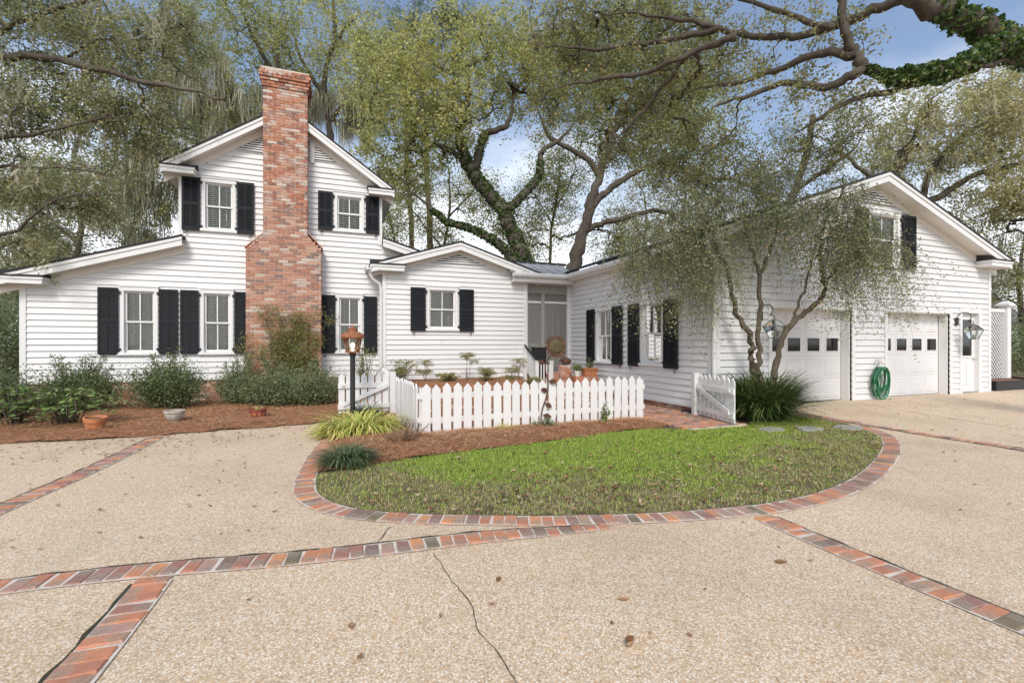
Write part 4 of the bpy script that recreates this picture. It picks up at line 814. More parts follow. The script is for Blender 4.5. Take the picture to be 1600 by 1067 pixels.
TREES = {
'oakA':([(0.34,0.23,[(8.1,18.32,3.95),(7.95,18.37,4.5),(7.52,18.54,5.31),(7.06,18.71,6.4),(6.75,18.83,7.22),(6.04,19.1,7.98),(5.61,19.27,8.66),(5.3,19.38,9.26)]),(0.2,0.06,[(5.3,19.38,9.26),(5.0,19.5,10.08),(5.15,19.44,11.03),(5.48,19.32,11.98),(5.36,19.36,13.34)]),(0.2,0.07,[(5.66,19.25,8.66),(5.86,19.17,9.67),(6.04,19.1,10.48),(6.75,18.83,10.54),(7.13,18.68,11.03),(7.26,18.64,12.25)]),(0.19,0.06,[(6.88,18.78,7.08),(7.44,18.57,7.57),(8.1,18.32,8.31),(8.28,18.25,8.93),(8.2,18.28,9.53),(8.71,18.08,9.94),(9.17,17.91,10.13),(9.8,17.66,11.16)]),(0.2,0.07,[(7.25,18.1,4.55),(6.71,18.31,5.4),(6.09,18.55,5.83),(5.35,18.83,6.23),(4.6,19.12,6.41),(3.98,19.35,6.81),(3.68,19.47,7.26),(2.99,19.73,7.74)]),(0.12,0.05,[(5.3,19.38,9.26),(4.59,19.65,9.67),(4.08,19.85,9.94),(3.45,20.09,9.53),(2.69,20.38,9.8)])],
[((3.07,20.24,11.16),(2.45,3.5,2.72),120),((5.49,19.85,13.36),(3.07,3.5,2.09),130),((8.29,19.31,13.94),(2.29,3,2.14),70),((2.69,21.45,9.08),(1.57,2.5,1.29),30),((4.59,19.65,10.62),(1.9,3,1.63),60),((1.89,21.76,13.36),(1.43,2,1.71),35)]),
'oakB':([(0.36,0.07,[(9.89,18.7,4.08),(9.97,18.67,4.65),(10.29,18.55,5.79),(10.56,18.45,6.79),(10.75,18.37,7.71),(11.01,18.27,8.51),(11.36,18.14,9.65),(11.55,18.07,10.65),(12.16,17.83,11.51),(12.56,17.68,12.79)]),(0.15,0.05,[(10.48,18.48,6.45),(11.09,18.24,6.79),(11.9,17.94,6.94),(12.83,17.58,7.31),(13.76,17.22,7.42),(14.43,16.97,6.94),(14.83,16.82,6.36)]),(0.18,0.05,[(10.75,18.37,7.51),(11.36,18.14,8.22),(12.16,17.83,8.79),(12.96,17.53,9.31),(14.03,17.12,9.65),(15.23,16.66,10.08)]),(0.16,0.05,[(11.12,18.23,8.94),(10.69,18.4,9.65),(10.11,18.62,10.08),(9.36,18.9,10.36),(8.77,19.13,11.08),(8.43,19.26,12.51)])],
[((13.02,18.58,12.73),(2.84,3.5,2.39),110),((10.78,19.43,14.23),(2.24,3,2.24),70),((14.5,17.48,10.58),(2.05,3,1.76),60),((14.97,16.76,7.36),(1.71,2,1.0),16),((12.32,18.84,15.73),(2.69,3,1.5),60),((15.82,17.51,13.63),(1.8,3,2.1),45)]),
'mossA':([(0.3,0.1,[(-4.92,27.57,4.94),(-5.01,27.6,6.9),(-5.01,27.6,9.19),(-5.62,27.84,11.8),(-6.54,28.19,14.09),(-7.0,28.36,16.7)]),(0.2,0.06,[(-5.01,27.6,9.19),(-3.64,27.08,11.15),(-2.42,26.61,12.78),(-2.66,26.71,15.72),(-2.42,26.61,18.33)]),(0.14,0.05,[(-5.47,27.78,11.15),(-7.0,28.36,11.96),(-8.06,28.77,12.45)]),(0.12,0.05,[(-2.66,26.71,15.07),(-3.64,27.08,16.7),(-4.25,27.31,18.33)])],
[((-6.08,28.01,15.39),(3.1,3,3.1),95),((-2.73,26.73,17.03),(2.61,3,2.12),80),((-7.44,27.46,9.81),(1.88,2.5,2.19),50),((-4.56,27.43,18.33),(2.94,3,1.31),50),((-4.86,27.55,13.76),(1.96,2,1.63),30)]),
'mossB':([(0.26,0.08,[(0.37,28.76,5.38),(0.09,28.87,10.16),(-0.15,28.96,13.83),(-0.59,29.13,16.77),(0.3,28.79,18.97),(0.02,28.89,21.18)]),(0.14,0.05,[(-0.46,29.08,15.67),(-1.69,29.55,17.69),(-2.21,29.74,19.71)]),(0.14,0.05,[(-0.11,28.95,14.2),(1.4,28.37,16.4),(2.49,27.95,18.61)]),(0.1,0.04,[(0.3,28.79,18.97),(1.4,28.37,20.44)])],
[((-0.15,28.96,19.34),(3.12,3,2.57),70),((1.57,28.3,16.03),(1.65,2.5,2.57),34),((-1.35,29.42,16.77),(1.65,2,2.2),26)]),
'pineA':([(0.22,0.1,[(5.03,31.26,5.54),(4.79,31.35,10.18),(4.52,31.46,15.66),(4.28,31.55,21.15)])],
[((3.57,31.82,21.36),(1.9,2.5,1.18),34),((4.75,31.37,20.09),(1.9,2.5,1.48),30)]),
'pineB':([(0.24,0.1,[(5.77,28.84,5.28),(5.55,28.92,9.62),(5.33,29.01,15.54),(5.26,29.03,20.66)])],
[((5.55,28.92,20.86),(2.17,2.5,1.26),44),((7.4,28.22,21.45),(1.97,2.5,1.1),36)]),
'front':([(0.28,0.11,[(12.85,3.23,-0.13),(12.23,3.37,3.87),(11.53,3.55,5.46),(10.65,3.79,5.82),(9.97,3.96,5.96),(9.3,4.12,6.2),(8.69,4.27,6.41),(7.94,4.46,6.66)]),(0.13,0.07,[(9.75,3.88,5.82),(9.41,4.01,5.94),(9.0,4.16,5.75),(8.58,4.32,5.5),(8.26,4.44,5.46),(7.89,4.59,5.48),(7.49,4.74,5.57)]),(0.075,0.03,[(7.45,4.75,5.56),(7.32,5.0,5.48),(7.16,5.25,5.49),(6.85,5.56,5.7),(6.47,5.9,5.57),(6.01,6.27,5.44)]),(0.085,0.04,[(7.49,4.74,5.59),(7.36,4.79,5.86),(7.21,4.85,6.15),(7.18,4.86,6.64),(7.21,4.85,6.93)]),(0.07,0.025,[(7.36,4.79,5.79),(7.14,5.17,6.05),(6.86,5.57,5.92),(6.35,6.06,5.83),(5.84,6.55,5.88)]),(0.085,0.02,[(8.01,4.43,6.61),(7.89,4.69,6.63),(7.59,5.02,6.51),(6.82,5.53,6.38),(6.55,5.85,6.51),(6.15,6.22,6.81),(5.59,6.64,7.11),(4.97,7.09,7.38),(4.49,7.49,7.38)]),(0.06,0.02,[(6.01,5.73,6.34),(5.56,6.31,6.28),(5.04,6.91,6.15),(4.5,7.51,6.28),(3.9,8.15,6.31)]),(0.06,0.02,[(6.15,6.22,6.81),(5.7,6.71,6.84),(5.25,7.2,6.91),(4.53,7.8,6.98),(3.75,8.42,7.3)]),(0.05,0.02,[(9.04,4.15,5.58),(9.35,4.03,5.69),(9.75,3.88,5.77)]),(0.06,0.025,[(8.26,4.44,5.43),(8.09,4.65,5.33),(7.67,4.94,5.32),(7.32,5.21,5.08),(6.96,5.48,4.83)]),(0.05,0.02,[(6.95,4.84,6.14),(6.6,5.19,6.42),(6.21,5.55,6.81),(5.8,5.92,7.16)]),(0.05,0.02,[(5.65,6.41,6.36),(5.51,6.81,6.06),(5.29,7.26,5.66),(5.04,7.71,5.33)])],
[((6.09,7.52,6.79),(1.38,1.2,1.0),110),((4.6,8.41,7.62),(1.16,1.2,0.78),70),((5.87,8.04,5.59),(1.04,1.2,0.85),58),((6.76,7.48,5.25),(0.51,1,0.64),20),((6.36,6.35,6.55),(0.78,1,0.67),22),((7.06,5.23,6.25),(0.91,0.8,0.55),16),((6.55,5.85,5.56),(0.64,0.8,0.42),8),((4.4,8.6,6.37),(0.78,1,0.78),26),((5.5,7.53,7.9),(1.59,1.2,0.49),50),((7.52,4.94,5.29),(0.79,0.6,0.35),10)]),
'right':([(0.4,0.2,[(26.02,13.61,4.35),(25.52,13.8,6.0),(24.96,14.02,7.2),(24.49,14.2,8.01),(24.29,14.27,8.78),(24.68,14.12,9.68),(25.19,13.93,10.64)]),(0.2,0.07,[(24.96,14.02,7.2),(25.74,13.72,7.95),(26.86,13.29,8.54),(27.98,12.86,9.38),(30.22,12.01,9.89),(31.9,11.37,10.34)]),(0.13,0.05,[(24.54,14.18,7.89),(23.79,14.47,7.8),(22.67,14.89,7.65)]),(0.13,0.04,[(24.29,14.27,8.69),(23.23,14.68,9.44),(22.39,15.0,10.34),(21.55,15.32,10.49)]),(0.15,0.05,[(25.74,13.72,7.95),(26.08,13.59,9.44),(27.14,13.18,10.94),(29.1,12.44,12.14),(30.78,11.8,12.73)]),(0.2,0.08,[(30.78,11.8,7.65),(29.1,12.44,7.95),(30.22,12.01,8.84),(31.9,11.37,9.44)]),(0.1,0.04,[(25.19,13.93,10.64),(25.74,13.72,11.84),(26.58,13.4,13.03)])],
[((26.58,13.4,11.69),(3.29,3,2.1),105),((29.38,12.33,12.14),(2.39,3,2.1),75),((24.91,14.04,9.74),(1.8,2.5,1.35),40),((29.38,12.33,7.65),(1.8,3,1.8),60),((31.59,12.56,4.8),(1.56,3,1.56),40),((28.54,12.65,9.14),(2.39,3,1.5),45),((31.34,11.58,10.04),(1.8,3,2.69),40)]),
'behind':([(0.22,0.08,[(15.03,12.46,3.69),(15.18,12.4,5.54),(15.57,12.25,6.93),(16.05,12.07,8.32),(16.22,12.0,9.71)]),(0.1,0.04,[(15.31,12.35,6.01),(14.49,12.66,6.93),(13.63,12.99,7.39),(12.76,13.32,7.39)]),(0.1,0.04,[(15.57,12.25,6.93),(16.87,11.76,7.86),(17.73,11.43,8.55)])],
[((16.11,12.04,8.67),(1.39,2,1.27),56),((13.95,12.87,7.16),(1.39,2,0.93),46),((12.65,13.36,7.16),(1.16,2,1.39),46),((17.3,11.59,8.44),(1.04,1.5,0.93),26),((12.83,14.37,8.48),(1.22,2,1.47),40)]),
'left':([(0.16,0.018,[(-10.03,14.54,0.05),(-9.52,14.34,3.31),(-9.02,14.15,4.95),(-8.13,13.81,6.58),(-7.24,13.47,7.4),(-6.6,13.22,7.6),(-5.33,12.74,7.5),(-4.06,12.25,7.06),(-2.79,11.77,6.85),(-2.15,11.53,6.61)]),(0.06,0.011,[(-9.02,14.15,4.81),(-7.87,13.71,5.29),(-6.6,13.22,5.83),(-5.58,12.84,5.97),(-4.69,12.5,6.24),(-3.68,12.11,6.31)]),(0.04,0.01,[(-8.51,13.95,4.81),(-7.36,13.52,5.01),(-6.6,13.22,5.25),(-5.88,12.95,5.18),(-5.08,12.64,5.18),(-4.12,12.28,4.93),(-3.55,12.06,4.67)]),(0.05,0.01,[(-9.46,14.32,3.31),(-7.87,13.71,3.52),(-6.6,13.22,3.75),(-6.22,13.08,3.83),(-5.72,12.89,4.44),(-4.95,12.59,4.67),(-4.06,12.25,4.61)]),(0.08,0.02,[(-8.13,13.81,6.58),(-6.98,13.37,7.94),(-5.84,12.93,8.48),(-4.69,12.5,8.76),(-3.68,12.11,9.16)]),(0.03,0.012,[(-5.6,13.38,7.81),(-4.8,13.07,8.26),(-3.73,12.66,8.41),(-2.93,12.36,8.55)]),(0.025,0.01,[(-5.72,12.89,4.44),(-5.58,12.84,4.06),(-5.08,12.64,3.72),(-4.44,12.4,3.79)])],
[((-6.0,13.53,8.55),(1.57,1.3,1.0),95),((-4.11,13.13,8.53),(1.4,1.3,1.1),90),((-6.13,13.58,6.76),(1.29,1.2,0.86),70),((-4.39,13.45,6.87),(1.42,1.2,1.12),95),((-5.73,13.43,4.98),(1.57,1,0.71),46),((-6.4,13.68,3.69),(0.86,1,0.57),26),((-5.16,13.75,4.62),(0.82,0.8,0.48),18),((-7.36,13.52,6.04),(0.95,1.2,2.04),50)]),
'holly':([(0.07,0.03,[(7.64,6.82,0.67),(7.62,6.83,0.98),(7.55,6.86,1.23),(7.61,6.84,1.47),(7.48,6.88,1.76),(7.31,6.95,2.03),(7.21,6.99,2.34),(7.18,7.0,2.77),(7.01,7.07,3.21),(6.72,7.18,3.64)]),(0.055,0.025,[(7.73,6.79,0.67),(7.7,6.8,1.17),(7.72,6.79,1.66),(7.71,6.8,2.28),(7.73,6.79,2.84),(7.91,6.72,3.25),(8.05,6.67,3.7),(8.1,6.65,4.38)]),(0.035,0.02,[(7.73,6.79,2.8),(7.62,6.83,3.15),(7.47,6.89,3.52),(7.41,6.91,4.14)]),(0.06,0.03,[(7.97,6.7,0.67),(8.02,6.68,1.17),(8.13,6.64,1.6),(8.31,6.57,1.85),(8.59,6.46,2.07),(8.82,6.37,2.3),(8.93,6.33,2.47),(8.84,6.36,2.77),(8.81,6.38,3.21),(8.88,6.35,3.77),(9.03,6.29,4.26)]),(0.03,0.015,[(8.29,6.58,1.82),(8.45,6.51,2.22),(8.59,6.46,2.59),(8.68,6.43,3.15)]),(0.03,0.012,[(8.91,6.34,2.65),(9.26,6.2,3.02),(9.72,6.03,3.21),(10.19,5.85,3.15)])],
[((5.96,7.36,3.74),(0.92,0.8,0.55),60),((6.99,6.97,4.23),(0.92,0.9,0.67),56),((8.07,6.55,4.35),(0.92,0.9,0.73),54),((8.87,6.25,4.08),(0.67,0.8,0.61),54),((8.98,5.99,3.75),(0.34,0.5,0.41),22),((9.74,5.81,3.11),(0.54,0.6,0.36),26),((5.55,7.41,3.23),(0.54,0.6,0.42),30),((7.79,6.66,5.15),(0.61,0.6,0.37),8),((8.84,6.04,3.27),(0.6,0.6,0.36),26),((6.64,7.1,3.13),(0.73,0.7,0.49),36)]),
'leftback':([(0.2,0.06,[(-11.67,29.08,3.55),(-11.73,29.1,5.74),(-11.38,28.97,7.93),(-11.97,29.19,10.12),(-11.38,28.97,12.0)]),(0.1,0.03,[(-11.62,29.06,6.36),(-13.43,29.75,7.93),(-14.6,30.19,9.18)]),(0.1,0.03,[(-11.44,28.99,7.93),(-9.63,28.3,9.18),(-8.46,27.85,10.43)]),(0.1,0.03,[(-14.01,29.97,3.55),(-14.3,30.08,5.74),(-13.72,29.86,7.3)])],
[((-13.43,29.75,8.87),(2.5,2.5,1.88),60),((-9.63,28.3,9.18),(2.19,2.5,1.88),60),((-13.43,29.75,6.05),(2.19,2.5,1.25),44),((-9.34,28.18,6.99),(1.56,2,0.94),24),((-14.89,30.31,4.17),(0.94,2.5,1.88),36)]),
'rightlow':([(0.2,0.06,[(35.71,14.19,0.64),(35.58,14.24,3.47),(35.38,14.32,5.24),(35.71,14.19,7.0)])],
[((35.38,14.32,5.59),(1.59,3,2.12),60),((36.37,13.94,3.47),(1.41,3,1.77),40),((34.72,14.57,3.82),(1.06,3,1.24),26)]),
'thinA':([(0.13,0.04,[(6.07,27.65,4.95),(6.22,27.6,7.43),(6.61,27.45,9.72),(6.43,27.52,12.0)]),(0.06,0.02,[(6.22,27.6,7.05),(5.01,28.06,8.57),(3.94,28.47,10.1)]),(0.06,0.02,[(6.43,27.52,8.95),(7.85,26.97,10.48),(8.57,26.7,11.62)]),(0.08,0.03,[(3.65,28.58,5.15),(3.51,28.63,7.43),(3.05,28.81,9.72)])],
[((4.29,28.33,10.1),(1.9,2.5,2.29),60),((7.5,27.11,10.48),(1.9,2.5,1.9),44),((3.23,28.74,8.57),(1.33,2,1.71),34),((6.07,27.65,7.81),(1.9,2.5,1.33),30)]),
'thinB':([(0.12,0.04,[(11.62,24.46,4.83),(11.69,24.44,7.22),(11.97,24.33,9.42),(12.21,24.24,11.26)]),(0.05,0.02,[(11.76,24.41,8.32),(11.0,24.7,9.79),(10.32,24.96,10.52)]),(0.05,0.02,[(11.9,24.36,9.05),(12.72,24.04,10.52),(13.06,23.91,11.63)])],
[((11.69,24.44,9.79),(2.02,2.5,2.76),84),((10.66,24.83,7.22),(1.47,2,1.47),36),((15.12,23.13,7.58),(1.47,2,1.47),34),((12.38,24.18,11.99),(2.2,2,1.84),36),((8.77,25.55,9.05),(1.47,2,1.84),40)]),
'thinC':([(0.12,0.04,[(18.33,25.11,5.21),(18.48,25.06,7.45),(18.79,24.94,9.49),(18.52,25.04,11.12)]),(0.05,0.02,[(18.48,25.06,7.65),(19.85,24.53,9.08),(20.62,24.24,9.9)]),(0.05,0.02,[(18.56,25.03,8.27),(17.57,25.41,9.49),(17.18,25.55,10.72)])],
[((18.33,25.11,9.9),(2.24,2.5,2.04),50),((20.23,24.39,7.86),(2.04,2.5,1.63),40),((16.8,25.7,7.25),(1.84,2.5,1.22),24)]),
}
# --- trees
G1 = 'trees behind the house'
grow_tree('oak_tree', 'old live oak behind the porch, its leaning trunk and low limb wrapped in ivy', TREES['oakA'], 'leaf_pale', .13, 20, 6, .85, 41, ivy=[(0,2400,.25,1,1.2),(4,1500,.05,.75,1.25),(3,600,0,.5,1.2),(1,500,0,.5,1.2),(2,300,0,.4,1.2)], group=G1, spread=.12)
grow_tree('oak_tree', 'bare trunked live oak with forking limbs right of the ivy covered oak', TREES['oakB'], 'leaf_oak', .13, 18, 6, .85, 42, group=G1, spread=.12)
grow_tree('oak_tree', 'tall thin crowned oak hung with moss behind the left roof slope', TREES['mossA'], 'leaf_oak', .135, 14, 6, .9, 43, moss=260, moss_len=2.0, mossmax=15.5, group=G1, spread=.12)
grow_tree('oak_tree', 'slender mossy oak rising behind the chimney top', TREES['mossB'], 'leaf_pale', .145, 15, 6, .95, 44, moss=150, moss_len=2.3, mossmax=16.5, group=G1, spread=.12)
grow_tree('pine_tree', 'left one of two straight pine trunks behind the small gable', TREES['pineA'], 'leaf_pine', .22, 26, 6, .8, 45, 'bark_pale', group=G1, aspect=.12, spread=.14)
grow_tree('pine_tree', 'right one of two straight pine trunks behind the small gable', TREES['pineB'], 'leaf_pine', .22, 26, 6, .8, 46, 'bark_pale', group=G1, aspect=.12, spread=.14)
grow_tree('oak_tree', 'spreading pale leaved oak behind the right slope of the garage roof', TREES['right'], 'leaf_right', .135, 17, 6, .85, 47, group=G1, spread=.12, moss=60, moss_len=1.2)
grow_tree('oak_tree', 'loose green tree behind the left slope of the garage roof', TREES['behind'], 'leaf_dark', .10, 11, 6, .85, 48, group=G1, spread=.14)
grow_tree('oak_tree', 'big oak reaching in over the driveway with an ivy clad limb at upper right', TREES['front'], 'leaf_dark', .06, 17, 6, .42, 49, ivy=[(0,1700,.5,.86,1.35),(1,4600,.05,.98,1.55)], spread=.06, rb=.0055)
grow_tree('oak_tree', 'near oak at the left whose long boughs hang over the low roof', TREES['left'], 'leaf_left', .066, 22, 7, .5, 50, moss=28, moss_len=.7, mossmin=5, spread=.07, rb=.006)
grow_tree('weeping_yaupon', 'weeping multi trunk holly tree in front of the garage', TREES['holly'], 'leaf_holly', .044, 20, 6, .80, 51, 'bark_holly', droop=.95, spread=.04, rb=.0045, aspect=.55)
grow_tree('young_tree', 'thin bare branched tree behind the gap left of the small gable', TREES['thinA'], 'leaf_pale', .13, 11, 7, .9, 52, group=G1, spread=.2, rb=.012)
grow_tree('young_tree', 'thin bare branched tree between the two big oak trunks', TREES['thinB'], 'leaf_pale', .13, 11, 7, .9, 53, group=G1, spread=.2, rb=.012)
grow_tree('young_tree', 'thin pale tree right of the forking oak above the wing roof', TREES['thinC'], 'leaf_right', .13, 13, 7, 1.0, 54, group=G1, spread=.2, rb=.012)
grow_tree('oak_tree', 'twiggy mossy oak beyond the low left roof', TREES['leftback'], 'leaf_left', .13, 9, 8, 1.0, 55, group=G1, spread=.2, rb=.014, moss=170, moss_len=1.6)
grow_tree('oak_tree', 'low leafy tree past the right corner of the garage', TREES['rightlow'], 'leaf_dark', .12, 14, 6, .9, 56, group=G1, spread=.18)
# --- dark growth beyond the left corner of the house and the hedge on the right
for i, (x, y, rx, h, lab) in enumerate([(-9.5,19.2,1.5,3.2,'dark leafy bush beyond the left corner of the house'), (-12.4,23.5,2.0,4.2,'tall dark bush at the far left edge beyond the house')]):
    shrub('background_bush', lab, x, y, rx, rx, h, 'leaf_shrub', 9000, .09, 60+i, group='bushes beyond the left corner')
shrub('hedge', 'tall dark green hedge at the far right beyond the lattice', 23.5, 10.2, 2.6, 1.6, 2.5, 'leaf_shrub', 15000, .085, 64)
shrub('hedge', 'leafy green bush behind the white lattice screen', 20.5, 12.5, 2.0, 1.2, 2.6, 'leaf_gray', 9000, .09, 65)
# --- foundation planting
GS = 'evergreen shrubs along the house wall'
shrub('shrub', 'dark evergreen shrub at the left edge of the picture', -7.2, 11.6, 1.0, .8, .92, 'leaf_shrub', 17100, .05, 70, group=GS)
shrub('shrub', 'dark evergreen shrub below the left corner of the house', -6.05, 11.6, .82, .7, .88, 'leaf_shrub', 17100, .05, 71, shoots=5, group=GS)
shrub('shrub', 'leggy evergreen shrub with upright shoots below the leftmost shutter', -4.9, 12.3, .72, .6, .88, 'leaf_shrub', 16150, .05, 72, shoots=16, group=GS)
shrub('shrub', 'rounded green shrub standing behind the grey stone urn', -3.32, 12.2, .70, .6, 1.0, 'leaf_shrub', 17100, .05, 73, shoots=4, group=GS)
shrub('shrub', 'greyish shrub under the shutter left of the chimney', -2.05, 12.5, .46, .45, .85, 'leaf_gray', 12350, .046, 74, shoots=10, group=GS)
shrub('shrub', 'broad grey green shrub at the foot of the chimney', -1.2, 11.9, .75, .55, .82, 'leaf_gray', 18050, .044, 75, shoots=8, group=GS)
shrub('shrub', 'grey green shrub left of the lamp post gate', -.35, 11.7, .62, .55, .82, 'leaf_gray', 16150, .044, 76, shoots=9, group=GS)
shrub('shrub', 'sparse leggy shrub behind the left gate', .75, 12.6, .6, .45, 1.0, 'leaf_vine', 2600, .044, 77, shoots=16, group=GS, open_=1)
# broad leaved plant with arching pinnate fronds
def mahonia(x, y, lab, seed):
    r = np.random.default_rng(seed); root = thing('mahonia', lab, 'shrub', (x, y, 0)); st, P, A = [], [], []
    for i in range(30):
        a = r.uniform(0, 6.28); L = r.uniform(.5, .95); h = r.uniform(.35, .72); b = np.array([x+r.normal(0,.05), y+r.normal(0,.05), .03]); m = b+np.array([math.cos(a)*L*.3, math.sin(a)*L*.3, h]); t = b+np.array([math.cos(a)*L, math.sin(a)*L, h*r.uniform(.5,.95)])
        Q = smooth_path([b, m*.9+b*.1, m, t], 0, r); st.append((Q, np.linspace(.012,.004,len(Q)))); s = np.array([-math.sin(a), math.cos(a), 0])
        for k in range(9):
            u = .45+.55*k/8; c = Q[int(u*(len(Q)-1))]
            for sg in (-1, 1): ax = s*sg+np.array([math.cos(a), math.sin(a), -.1])*.5; P.append(c+unit(ax)*.055); A.append(unit(ax))
    V, F = tubes(st, 5); np_obj('stems', V, F, M['bark_holly'], root); V, F = leaves(np.array(P), r, .105, .5, 1.2, axis=np.array(A)); np_obj('fronds', V, F, M['leaf_bright'], root)
mahonia(-4.25, 10.35, 'bright green plant with arching leaflets left of the terracotta bowl', 80)
mahonia(-5.1, 10.6, 'blue green broad leaved plant at the front of the left bed', 81)
# vine climbing the chimney
r = np.random.default_rng(85); vine = thing('climbing_vine', 'reddish green vine climbing the foot of the brick chimney', 'vine', (-1.2, 13.1, 0)); st, P = [], []
for i in range(46):
    x = r.uniform(-1.5, -.75); tx = np.clip(x+r.normal(0, .55), -2.05, -.15); tz = r.uniform(.9, 2.3)-abs(tx+1.2)*.25
    Q = smooth_path([(x,13.02,.05),((x+tx)/2+r.normal(0,.15),13.08,tz*.55),(tx,13.10,tz),(tx+r.normal(0,.22),13.06-r.random()*.12,tz+r.uniform(-.1,.3))], .015, r); st.append((Q, np.linspace(.010,.003,len(Q)))); k = 250; u = (1-r.random(k)**1.2*.85)*(len(Q)-1); P.append(Q[u.astype(int)]+r.normal(0, 1, (k,3))*np.array([.09,.05,.09]))
P = np.concatenate(P); P[:,1] = np.minimum(P[:,1], 13.18); V, F = tubes(st, 4); np_obj('stems', V, F, M['twig'], vine); V, F = leaves(P, r, .045, .5, .1); tag(np_obj('foliage', V, F, M['leaf_vine'], vine), kind='stuff')
# nandinas in front of the small gable: leggy canes with tiered tops
def nandina(x, y, h, n, lab, seed, sp=.28):
    r = np.random.default_rng(seed); root = thing('nandina', lab, 'shrub', (x, y, 0), 'nandina plants below the small gable'); st, P = [], []
    for i in range(n):
        a = r.uniform(0, 6.28); d_ = sp*r.random(); hh = h*r.uniform(.38 if n > 6 else .6, 1.02); t = np.array([x+math.cos(a)*d_, y+math.sin(a)*d_, hh]); Q = smooth_path([(x+r.normal(0,.06), y+r.normal(0,.06), .05), (x*.5+t[0]*.5, y*.5+t[1]*.5, hh*.6), t], .006, r); st.append((Q, np.linspace(.008,.004,len(Q))))
        for k in range(9):
            b = r.uniform(0, 6.28); e = t+np.array([math.cos(b)*.20, math.sin(b)*.20, r.uniform(-.05,.07)]); q = smooth_path([t-np.array([0,0,.06*(k%3)]), (t+e)/2+np.array([0,0,.03]), e], 0, r); st.append((q, np.full(len(q), .0022))); P.append(q[r.integers(3, len(q), 26)]+r.normal(0, .035, (26,3))*np.array([1,1,.5]))
    P = np.concatenate(P); V, F = tubes(st, 4); np_obj('canes', V, F, M['twig'], root); V, F = leaves(P, r, .04, .38, .6); tag(np_obj('foliage', V, F, M['leaf_nandina'], root), kind='stuff')
nandina(1.75, 12.7, .95, 11, 'reddish nandina beside the downspout at the left of the gable', 90); nandina(2.35, 12.6, 1.02, 5, 'airy nandina below the left shutter of the small gable', 91, .16); nandina(3.45, 12.5, 1.45, 4, 'tallest nandina with a flat top under the gable window', 92, .14)
nandina(2.95, 12.5, .78, 12, 'low bushy nandina left of the tallest one', 93); nandina(4.0, 12.5, .85, 11, 'bushy red tinged nandina right of the tallest one', 94); nandina(4.75, 12.5, .80, 11, 'green nandina near the porch steps', 95); nandina(4.95, 12.4, 1.15, 3, 'thin upright nandina beside the stair rail', 96, .12); nandina(5.2, 12.1, .6, 8, 'low nandina at the foot of the stair rail', 97, .2)
# clumps of strap leaves
clump('daylily_clump', 'yellowing strap leaved clump at the foot of the lamp post', .45, 8.1, .80, 1100, .62, .03, 'blade_lily', 100, 1.05, el0=.85)
clump('daylily_clump', 'small pale strap leaved clump beside the brick edging', .12, 7.75, .28, 240, .45, .02, 'blade_lily', 101, .9)
clump('grass_clump', 'dark tufted grass behind the lamp post', .62, 9.35, .32, 330, .5, .012, 'blade_dark', 102, .8)
clump('lily_turf', 'dark green mound of grassy leaves at the corner of the lawn', .16, 5.95, .36, 800, .34, .012, 'blade_dark', 103, .95)
clump('grass_tuft', 'thin yellow green tuft against the front pickets', 2.62, 7.15, .16, 130, .24, .010, 'blade_lily', 104, .8)
clump('ornamental_grass', 'large dark arching grass clump around the holly trunks', 7.65, 6.72, .75, 3400, 1.12, .017, 'blade_grass', 105, .62, z0=.04)
clump('grass_tuft', 'small green tuft at the foot of the metal sunflower', 3.5, 7.2, .14, 90, .2, .012, 'blade_grass', 106, .8)
shrub('twiggy_plant', 'dry brown twiggy plant in front of the corner pickets', .98, 6.75, .34, .3, .34, 'twig_brown', 1500, .035, 110, z0=.06, open_=1, aspect=.15, stem='twig_brown', cat='plant')
shrub('seedling', 'small upright green seedling in front of the right pickets', 4.45, 7.1, .10, .08, .32, 'leaf_bright', 90, .07, 111, z0=.05, shoots=3, open_=1, cat='plant')
shrub('seedling', 'low grey leaved plant at the base of the sunflower stake', 3.3, 7.15, .2, .15, .18, 'leaf_gray', 420, .035, 112, z0=.05, cat='plant')

